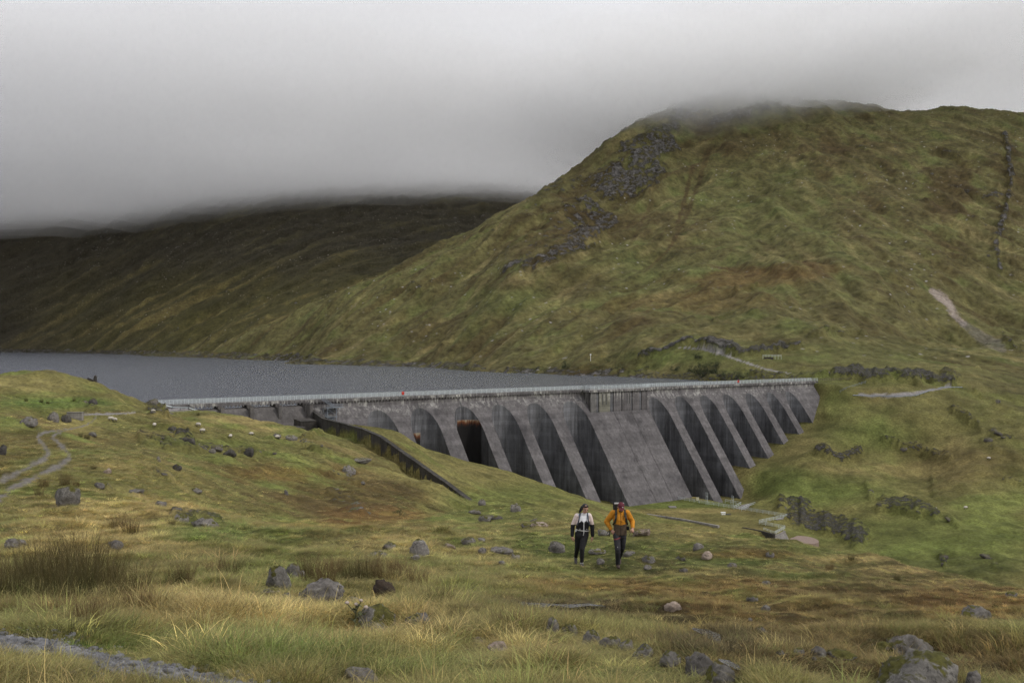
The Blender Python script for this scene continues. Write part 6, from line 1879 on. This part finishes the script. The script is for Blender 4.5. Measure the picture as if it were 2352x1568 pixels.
# ------------------------------------------------------------------ the two walkers
def loft(rings, n=20, cap=True):
    """rings: (cx, cy, cz, rx, ry, tilt_x) -> closed tube"""
    V, Fq = [], []
    for (cx, cy, cz, rx, ry) in rings:
        for k in range(n):
            a = 2 * math.pi * k / n
            c, s = math.cos(a), math.sin(a)
            e = .86
            V.append((cx + rx * math.copysign(abs(c) ** e, c), cy + ry * math.copysign(abs(s) ** e, s), cz))
    m_ = len(rings)
    for i in range(m_ - 1):
        for k in range(n):
            j = (k + 1) % n
            Fq.append((i * n + k, i * n + j, (i + 1) * n + j, (i + 1) * n + k))
    if cap:
        Fq.append(tuple(range(n - 1, -1, -1))); Fq.append(tuple((m_ - 1) * n + k for k in range(n)))
    return V, Fq
class Body:
    """overlapping tapered limbs and lofts, fused into one continuous skin"""
    def __init__(self): self.mb = MB()
    def limb(self, *pts):
        pts = [(Vector(p[:3]), p[3]) for p in pts]
        for (a, ra), (b, rb) in zip(pts[:-1], pts[1:]):
            self.mb.tube(a, b, ra, 14, rb)
        for p, r in pts: self.ball(p, (r, r, r))
        return self
    def ball(self, c, r, n=12, rot=None):
        V, Fq = [], []
        for i in range(1, n):
            t = math.pi * i / n
            for k in range(2 * n):
                a = math.pi * k / n
                p = Vector((r[0] * math.sin(t) * math.cos(a), r[1] * math.sin(t) * math.sin(a), r[2] * math.cos(t)))
                if rot is not None: p = rot @ p
                V.append(tuple(p + Vector(c)))
        w = 2 * n
        for i in range(n - 2):
            for k in range(w):
                j = (k + 1) % w; Fq.append((i * w + k, (i + 1) * w + k, (i + 1) * w + j, i * w + j))
        top = Vector((0, 0, r[2])); bot = Vector((0, 0, -r[2]))
        if rot is not None: top, bot = rot @ top, rot @ bot
        V.append(tuple(top + Vector(c))); V.append(tuple(bot + Vector(c)))
        for k in range(w):
            j = (k + 1) % w
            Fq.append((k, j, len(V) - 2)); Fq.append(((n - 2) * w + j, (n - 2) * w + k, len(V) - 1))
        self.mb.add(V, Fq); return self
    def loft(self, rings):
        self.mb.add(*loft(rings)); return self
    def box(self, x0, x1, y0, y1, z0, z1): self.mb.box(x0, x1, y0, y1, z0, z1); return self
    def build(self, name, mat, parent, voxel=.008, smooth=6, wrinkle=0.0, seed=1, color=None):
        me = bpy.data.meshes.new(name); me.from_pydata([tuple(map(float, p)) for p in self.mb.v], [], self.mb.f); me.update()
        o = bpy.data.objects.new(name, me); COL.objects.link(o)
        md = o.modifiers.new('r', 'REMESH'); md.mode = 'VOXEL'; md.voxel_size = voxel; md.use_smooth_shade = True
        if smooth:
            ms = o.modifiers.new('s', 'SMOOTH'); ms.iterations = smooth; ms.factor = .5
        dg = bpy.context.evaluated_depsgraph_get(); dg.update()
        me2 = bpy.data.meshes.new_from_object(o.evaluated_get(dg))
        o.modifiers.clear(); o.data = me2; bpy.data.meshes.remove(me); me2.name = name
        n = len(me2.vertices); co = np.empty(n * 3, np.float32); me2.vertices.foreach_get('co', co); co = co.reshape(-1, 3).astype(float)
        if wrinkle:
            nr = np.empty(n * 3, np.float32); me2.vertices.foreach_get('normal', nr); nr = nr.reshape(-1, 3)
            w = fbm(co[:, 0] * 9 + co[:, 1] * 5 + seed, co[:, 2] * 16 + co[:, 1] * 6, 3, seed) + .6 * ridged(co[:, 0] * 6 + co[:, 2] * 9, co[:, 2] * 12 - co[:, 0] * 7 + co[:, 1] * 5, 2, seed + 3)
            co = co + nr * (wrinkle * w)[:, None]
            me2.vertices.foreach_set('co', co.astype(np.float32).ravel())
        if color is not None:
            ca = me2.color_attributes.new('cloth', 'FLOAT_COLOR', 'POINT')
            ca.data.foreach_set('color', np.concatenate([color(co), np.ones((n, 1))], 1).astype(np.float32).ravel())
        me2.materials.clear(); me2.materials.append(mat)
        me2.polygons.foreach_set('use_smooth', np.ones(len(me2.polygons), dtype=bool)); me2.update()
        o.parent = parent
        return o
def cloth_mat(name, rough=.85):
    m, N, L, P = new_mat(name)
    at = N.new('ShaderNodeAttribute'); at.attribute_name = 'cloth'
    tc = N.new('ShaderNodeTexCoord'); no = N.new('ShaderNodeTexNoise'); no.inputs['Scale'].default_value = 18; no.inputs['Detail'].default_value = 4
    L.new(tc.outputs['Object'], no.inputs['Vector'])
    mr_ = N.new('ShaderNodeMapRange'); mr_.inputs['From Min'].default_value = .3; mr_.inputs['From Max'].default_value = .7; mr_.inputs['To Min'].default_value = .85; mr_.inputs['To Max'].default_value = 1.15
    L.new(no.outputs['Fac'], mr_.inputs['Value'])
    mx = N.new('ShaderNodeMixRGB'); mx.blend_type = 'MULTIPLY'; mx.inputs[0].default_value = 1; L.new(at.outputs['Color'], mx.inputs[1]); L.new(mr_.outputs[0], mx.inputs[2])
    L.new(mx.outputs[0], P.inputs['Base Color']); P.inputs['Roughness'].default_value = rough; P.inputs['Specular IOR Level'].default_value = .25
    return m
M_cloth = cloth_mat('cloth')
M_skin = plain('skin', (.46, .26, .19), rough=.55, var=.08, scale=20)
M_hairb = plain('black_hair', (.010, .009, .010), rough=.5, var=.3, scale=30)
M_beard = plain('brown_beard', (.09, .045, .028), rough=.7, var=.3, scale=40)
M_black = plain('black_fabric', (.014, .014, .016), rough=.8, var=.2, scale=30)
M_grey = plain('grey_fabric', (.42, .42, .41), rough=.8, var=.1, scale=30)
M_navy = plain('navy_webbing', (.05, .065, .09), rough=.7, var=.15, scale=20)
M_olive = plain('dark_olive_webbing', (.035, .034, .026), rough=.75, var=.2, scale=20)
M_boot = plain('walking_boot', (.055, .05, .05), rough=.7, var=.3, scale=30)
M_boot2 = plain('brown_boot', (.05, .032, .026), rough=.7, var=.3, scale=30)
M_cap = plain('maroon_cap', (.10, .018, .028), rough=.8, var=.12, scale=30)
M_eye = plain('eye', (.02, .015, .012), rough=.2); M_lip = plain('lip', (.36, .12, .10), rough=.5)

def hand(B, wrist, d, side, back, curl=.5, s=1.0):
    """palm, four unequal bent fingers and a thumb off the side of the palm. d: pointing direction, side: towards the thumb, back: back of the hand"""
    w, d, side, back = Vector(wrist), Vector(d).normalized(), Vector(side).normalized(), Vector(back).normalized()
    pc = w + d * .048 * s
    R = Matrix((side, back, d)).transposed()
    B.ball(pc, (.042 * s, .018 * s, .052 * s), 8, R)
    for k, (o, ln) in enumerate(((.030, .072), (.010, .080), (-.010, .075), (-.029, .058))):
        a = w + d * .085 * s + side * o * s
        p1 = a + (d * math.cos(curl * .7) - back * math.sin(curl * .7)) * ln * .5 * s
        p2 = p1 + (d * math.cos(curl * 1.8) - back * math.sin(curl * 1.8)) * ln * .55 * s
        B.limb((*(a - d * .02 * s), .0100 * s), (*p1, .0092 * s), (*p2, .0078 * s))
    a = w + d * .03 * s + side * .034 * s
    p1 = a + (d * .7 + side * .65 - back * .2).normalized() * .038 * s
    p2 = p1 + (d * .95 + side * .1 - back * .3).normalized() * .032 * s
    B.limb((*a, .0125 * s), (*p1, .0115 * s), (*p2, .009 * s))

def head(B, c, yaw, pitch, s=1.0):
    """skull, jaw, nose, ears; returns a frame for hair and face pieces (local -y = face)"""
    Rm = Matrix.Rotation(yaw, 3, 'Z') @ Matrix.Rotation(pitch, 3, 'X')
    c = Vector(c)
    def L_(x, y, z): return c + Rm @ (Vector((x, y, z)) * s)
    B.ball(L_(0, .012, .025), (.077 * s, .096 * s, .092 * s), 12, Rm)
    B.ball(L_(0, -.026, -.038), (.060 * s, .066 * s, .072 * s), 10, Rm)
    B.ball(L_(0, -.060, -.088), (.030 * s, .026 * s, .022 * s), 8, Rm)
    B.limb((*L_(0, -.088, .012), .011 * s), (*L_(0, -.112, -.026), .015 * s))
    for q in (-1, 1):
        B.ball(L_(q * .080, .012, -.01), (.012 * s, .022 * s, .034 * s), 6, Rm)
        B.ball(L_(q * .042, -.074, -.022), (.022 * s, .016 * s, .018 * s), 6, Rm)
    return L_, Rm
def face(L_, Rm, parent, glasses=False):
    for q in (-1, 1):
        me = rock_mesh('eye', 3, sub=2, ang=0, rough=0); o = link('eye', me, M_eye, parent, smooth=True); o.location = L_(q * .031, -.083, .004); o.scale = (.012, .008, .008)
        MB().tube(L_(q * .018, -.088, .026), L_(q * .046, -.080, .027), .005, 5).build('eyebrow', M_hairb, parent)
    MB().tube(L_(-.02, -.090, -.056), L_(.02, -.090, -.056), .0065, 6).build('mouth', M_lip, parent)

def ribbon(name, pts, width, thick, mat, parent, wdir=(1, 0, 0)):
    mb = MB(); wd = Vector(wdir).normalized()
    P = [Vector(p) for p in pts]
    for i in range(len(P) - 1):
        a, b = P[i], P[i + 1]
        d = (b - a).normalized(); s = (wd - d * wd.dot(d)).normalized() * width / 2; n = d.cross(s).normalized() * thick / 2
        mb.hexa([a - s - n, a + s - n, b + s - n, b - s - n, a - s + n, a + s + n, b + s + n, b - s + n])
    return mb.build(name, mat, parent)

# ---- the woman
pw_ = hit(1334, 1298.5)
W = empty('person', tuple(pw_)); W.scale = (pw_[1] / 27.4,) * 3
tag(W, 'woman walking with loose arms in white, pink and black fleece and black trousers', 'person', 'walkers')
B = Body()
B.loft([(.03, .02, .80, .15, .11), (.03, .01, .90, .165, .115), (.045, 0, 1.03, .145, .10), (.06, -.01, 1.22, .155, .11), (.072, .0, 1.36, .14, .085), (.082, -.005, 1.42, .06, .055)])
B.limb((.084, -.005, 1.40, .052), (.10, -.035, 1.50, .05))
L_, Rm = head(B, (.115, -.055, 1.575), .30, .42, 1.0)
for sh, el, wr in (((-.105, .0, 1.365), (-.215, .03, 1.10), (-.238, -.05, .835)), ((.232, 0, 1.372), (.312, .03, 1.10), (.318, -.05, .825))):
    B.limb((*sh, .055), (*el, .040), (*wr, .026))
hand(B, (-.238, -.052, .825), (.10, -.16, -1), (.55, -.8, .0), (-.8, -.55, .1), .55)
hand(B, (.318, -.052, .815), (-.06, -.16, -1), (-.55, -.8, .0), (.8, -.55, .1), .55)
LEG_W = (((.112, 0, .86), (.025, -.15, .50), (.022, -.07, .09)), ((-.052, .02, .86), (-.085, .10, .50), (-.112, .44, .13)))
for hp, kn, an in LEG_W: B.limb((*hp, .095), (*kn, .056), (*an, .036))
B.build('body', M_skin, W)
face(L_, Rm, W)
# fleece
def wcol(co):
    x, y, z = co.T
    c = np.tile([.014, .014, .016], (len(x), 1))
    xr = np.abs(x - .075 - .0 * z)
    zig = 1.235 + .03 * (1 - np.abs(((xr / .062) % 2) - 1) * 2) * 1.0
    bound = np.where(xr < .165, zig, 1.135)
    top = z > bound
    white = (xr < .115 + .25 * np.clip(z - 1.33, 0, 1)) & (y < .06)
    c[top] = [.70, .58, .545]
    c[top & white] = [.68, .69, .72]
    c[(z > 1.39) & top & (xr < .16)] = [.62, .62, .64]
    c[(xr < .010) & (y < -.02) & (z < 1.24)] = [.62, .63, .64]
    return c
J = Body()
J.loft([(.035, .01, .915, .178, .128), (.04, .005, 1.0, .172, .125), (.048, 0, 1.08, .178, .13), (.06, -.015, 1.22, .185, .14), (.07, .0, 1.335, .168, .108), (.08, -.005, 1.40, .095, .075), (.09, -.018, 1.455, .066, .064)])
for sh, el, wr in (((-.098, .0, 1.365), (-.218, .03, 1.10), (-.24, -.045, .85)), ((.226, 0, 1.372), (.315, .03, 1.10), (.32, -.045, .84))):
    J.limb((*sh, .078), (*[(a + b) / 2 for a, b in zip(sh, el)], .072), (*el, .060), (*wr, .047))
J.build('fleece', M_cloth, W, wrinkle=.005, seed=4, color=wcol)
T = Body()
T.loft([(.03, .015, .76, .17, .125), (.03, .012, .84, .195, .14), (.033, .01, .93, .182, .13), (.04, .006, 1.0, .165, .118)])
for hp, kn, an in LEG_W:
    T.limb((*hp, .112), (*[a * .55 + b * .45 for a, b in zip(hp, kn)], .100), (*kn, .072), (*[a * .6 + b * .4 for a, b in zip(kn, an)], .064), (*[a * .12 + b * .88 for a, b in zip(kn, an)], .052))
T.build('trousers', M_black, W, wrinkle=.004, seed=8)
for hp, kn, an in LEG_W:
    an = Vector(an); up = (Vector(kn) - an).normalized()
    S = Body().limb((*(an + up * .065), .048), (*(an - up * .02), .046)); S.build('sock', M_grey, W, voxel=.01)
bt = Body().limb((.022, -.06, .05, .046), (.028, -.14, .035, .044), (.032, -.20, .025, .036)).ball((.022, -.05, .07), (.05, .055, .05)); bt.build('boot', M_boot, W, voxel=.01)
bt = Body().limb((-.112, .43, .10, .046), (-.114, .36, .03, .044), (-.115, .31, -.02, .036)).ball((-.112, .44, .12), (.05, .055, .05)); bt.build('boot', M_boot, W, voxel=.01)
# hair gathered under a black headband, falling behind the shoulder
Hh = Body()
Hh.ball(L_(0, .040, .045), (.086, .088, .082), 10, Rm).limb((*L_(-.055, .075, .0), .05), (*L_(-.085, .085, -.09), .042), (*L_(-.10, .10, -.17), .025)).limb((*L_(-.074, .0, .03), .022), (*L_(-.082, .02, -.05), .02))
Hh.build('hair', M_hairb, W, voxel=.01, wrinkle=.004)
hb_ = Body().loft([(*L_(0, .005, z), .0, .0)[:3] + (.085, .095) for z in (.052, .095)]); hb_.build('headband', M_black, W, voxel=.01)
# day pack: sack behind, straps, pale hip belt
pk = Body().loft([(.05, .20, 1.0, .12, .08), (.055, .22, 1.1, .14, .10), (.065, .22, 1.28, .14, .10), (.07, .19, 1.40, .12, .075)]).build('daypack', M_navy, W, voxel=.012, wrinkle=.006)
for s in (-1, 1):
    ribbon('shoulder_strap', [(.078 + s * .085, .10, 1.41), (.076 + s * .10, .0, 1.452), (.072 + s * .112, -.095, 1.38), (.068 + s * .13, -.148, 1.28), (.062 + s * .155, -.120, 1.17), (.058 + s * .18, -.03, 1.10)], .034, .014, M_navy, W)
bl = [(.045 + .186 * math.cos(a), .004 + .140 * math.sin(a), .985 + .02 * math.cos(a) * -1) for a in [2 * math.pi * k / 22 for k in range(23)]]
ribbon('hip_belt', bl, .026, .012, M_grey, W, (0, 0, 1))
ribbon('strap_end', [(.068, -.140, .97), (.072, -.150, .92), (.058, -.150, .86)], .018, .008, M_grey, W)
ribbon('belt_pocket', [(-.125, -.095, 1.03), (-.150, -.09, .955)], .036, .02, M_grey, W)
for x in (-.035, .155): Body().ball((x, -.135, 1.03), (.013, .008, .013), 5).build('toggle', M_grey, W, voxel=.004, smooth=1)

# ---- the man
pm_ = hit(1420.8, 1301)
Mn = empty('person', tuple(pm_)); Mn.scale = (pm_[1] / 27.4,) * 3
tag(Mn, 'man walking head down in orange jacket and maroon cap, one hand in pocket', 'person', 'walkers')
B = Body()
B.loft([(.04, .02, .84, .15, .11), (.04, .01, .95, .15, .11), (.045, 0, 1.10, .15, .11), (.045, -.01, 1.30, .17, .12), (.045, .0, 1.46, .15, .09), (.047, -.01, 1.53, .065, .06)])
B.limb((.047, -.01, 1.50, .058), (.055, -.06, 1.60, .056))
L2, R2m = head(B, (.058, -.095, 1.655), .05, .62, 1.03)
ARM_M = (((-.15, .0, 1.475), (-.325, .05, 1.235), (-.205, -.03, 1.02)), ((.235, 0, 1.48), (.385, .05, 1.235), (.365, -.20, 1.10)))
for sh, el, wr in ARM_M: B.limb((*sh, .058), (*el, .044), (*wr, .029))
hand(B, (-.200, -.035, 1.012), (.50, -.22, -.85), (.75, -.35, .5), (-.2, -.95, .1), .7, 1.08)
hand(B, (.363, -.215, 1.098), (-.05, -.35, -.9), (-.7, -.5, .3), (.45, -.85, .2), 1.35, 1.1)
LEG_M = (((-.055, 0, .90), (-.045, -.20, .52), (-.030, -.10, .10)), ((.125, .02, .90), (.112, .06, .52), (.062, .42, .16)))
for hp, kn, an in LEG_M: B.limb((*hp, .09), (*kn, .056), (*an, .038))
B.build('body', M_skin, Mn)
face(L2, R2m, Mn)
def mcol(co):
    x, y, z = co.T
    c = np.tile([.52, .215, .020], (len(x), 1))
    body = np.abs(x - .045) < .205 - .12 * np.clip(1.2 - z, -.2, .3) * 0
    low = body & (z < 1.165 + .05 * np.abs(x - .045) / .2) & ~((x < -.165) | (x > .26))
    c[low] = [.085, .060, .042]
    c[(np.abs(x - .05) < .009) & (y < -.03) & (z < 1.50)] = [.012, .011, .011]
    c[(np.abs(x - .105) < .007) & (y < -.03) & (z > 1.30) & (z < 1.43)] = [.012, .011, .011]
    return c
J = Body()
J.loft([(.048, .0, .885, .178, .135), (.045, .005, .98, .178, .138), (.045, 0, 1.10, .180, .14), (.045, -.015, 1.30, .196, .15), (.045, .0, 1.44, .18, .115), (.047, -.01, 1.51, .105, .085), (.05, -.03, 1.565, .085, .082), (.052, -.035, 1.60, .082, .08)])
for sh, el, wr in ARM_M: J.limb((*sh, .088), (*[(a + b) / 2 for a, b in zip(sh, el)], .080), (*el, .070), (*[a * .15 + b * .85 for a, b in zip(el, wr)], .050))
J.build('jacket', M_cloth, Mn, wrinkle=.007, seed=14, color=mcol)
def tcol(co):
    x, y, z = co.T
    c = np.tile([.030, .029, .034], (len(x), 1))
    fl = x < .04
    c[fl & (np.abs(z - .80 - .25 * (x + .05)) < .016) & (y < -.02)] = [.17, .045, .045]
    c[fl & (z < .42)] = [.017, .017, .020]
    c[~fl & (z < .62)] = [.018, .018, .022]
    return c
T = Body()
T.loft([(.04, .015, .80, .165, .125), (.04, .012, .88, .175, .13), (.045, .01, .97, .165, .12)])
for hp, kn, an in LEG_M: T.limb((*hp, .105), (*[a * .5 + b * .5 for a, b in zip(hp, kn)], .092), (*kn, .074), (*[a * .55 + b * .45 for a, b in zip(kn, an)], .068), (*[a * .05 + b * .95 for a, b in zip(kn, an)], .060))
T.build('trousers', M_cloth, Mn, wrinkle=.006, seed=21, color=tcol)
Body().limb((-.030, -.09, .06, .052), (-.026, -.17, .04, .050), (-.022, -.235, .03, .040)).ball((-.030, -.08, .10), (.056, .062, .07)).build('boot', M_boot2, Mn, voxel=.01)
Body().limb((.062, .40, .13, .052), (.060, .33, .04, .050), (.058, .27, -.02, .040)).ball((.062, .42, .16), (.056, .062, .06)).build('boot', M_boot2, Mn, voxel=.01)
cp2 = Body().ball(L2(0, .016, .045), (.091, .108, .088), 12, R2m).build('cap', M_cap, Mn, voxel=.008, smooth=3)
br = Body().ball(L2(0, -.110, .048), (.075, .062, .010), 10, R2m @ Matrix.Rotation(.18, 3, 'X')).build('brim', M_cap, cp2, voxel=.006, smooth=2)
br.parent = cp2
lg = Body().ball(L2(.022, -.096, .086), (.024, .006, .012), 6, R2m @ Matrix.Rotation(-.3, 3, 'X')).build('cap_badge', M_white, Mn, voxel=.004, smooth=1)
Body().ball(L2(0, -.052, -.078), (.058, .050, .042), 8, R2m).build('beard', M_beard, Mn, voxel=.008, wrinkle=.004)
Body().ball((-.052, -.245, .585), (.014, .012, .020), 6).build('thigh_badge', M_grey, Mn, voxel=.005, smooth=1)
pk = Body().loft([(.045, .24, 1.02, .14, .10), (.045, .27, 1.15, .165, .125), (.04, .27, 1.40, .165, .125), (.03, .25, 1.60, .15, .11), (.02, .24, 1.70, .14, .09)]).build('backpack', M_olive, Mn, voxel=.014, wrinkle=.008)
Body().limb((-.115, .12, 1.50, .022), (-.125, .14, 1.74, .022)).build('side_stay', M_black, Mn, voxel=.01)
Body().box(-.11, .17, .16, .22, 1.68, 1.735).build('lid_pocket', M_grey, Mn, voxel=.012)
for s in (-1, 1):
    ribbon('shoulder_strap', [(.046 + s * .09, .12, 1.50), (.046 + s * .115, .0, 1.565), (.045 + s * .125, -.115, 1.47), (.045 + s * .14, -.168, 1.36), (.045 + s * .165, -.130, 1.24), (.045 + s * .19, -.02, 1.16)], .058, .02, M_olive, Mn)
Body().ball((.255, -.02, 1.065), (.045, .06, .065), 8).build('hip_pouch', M_black, Mn, voxel=.01)
ribbon('strap_end', [(-.225, .0, 1.04), (-.245, -.01, .93), (-.262, -.02, .84)], .024, .01, M_black, Mn)
ribbon('strap_end', [(-.225, .0, 1.03), (-.29, .0, .96), (-.32, .0, .92)], .02, .01, M_olive, Mn)
ribbon('strap_end', [(.30, -.02, 1.02), (.315, -.03, .94), (.30, -.03, .87)], .014, .008, M_boot2, Mn)
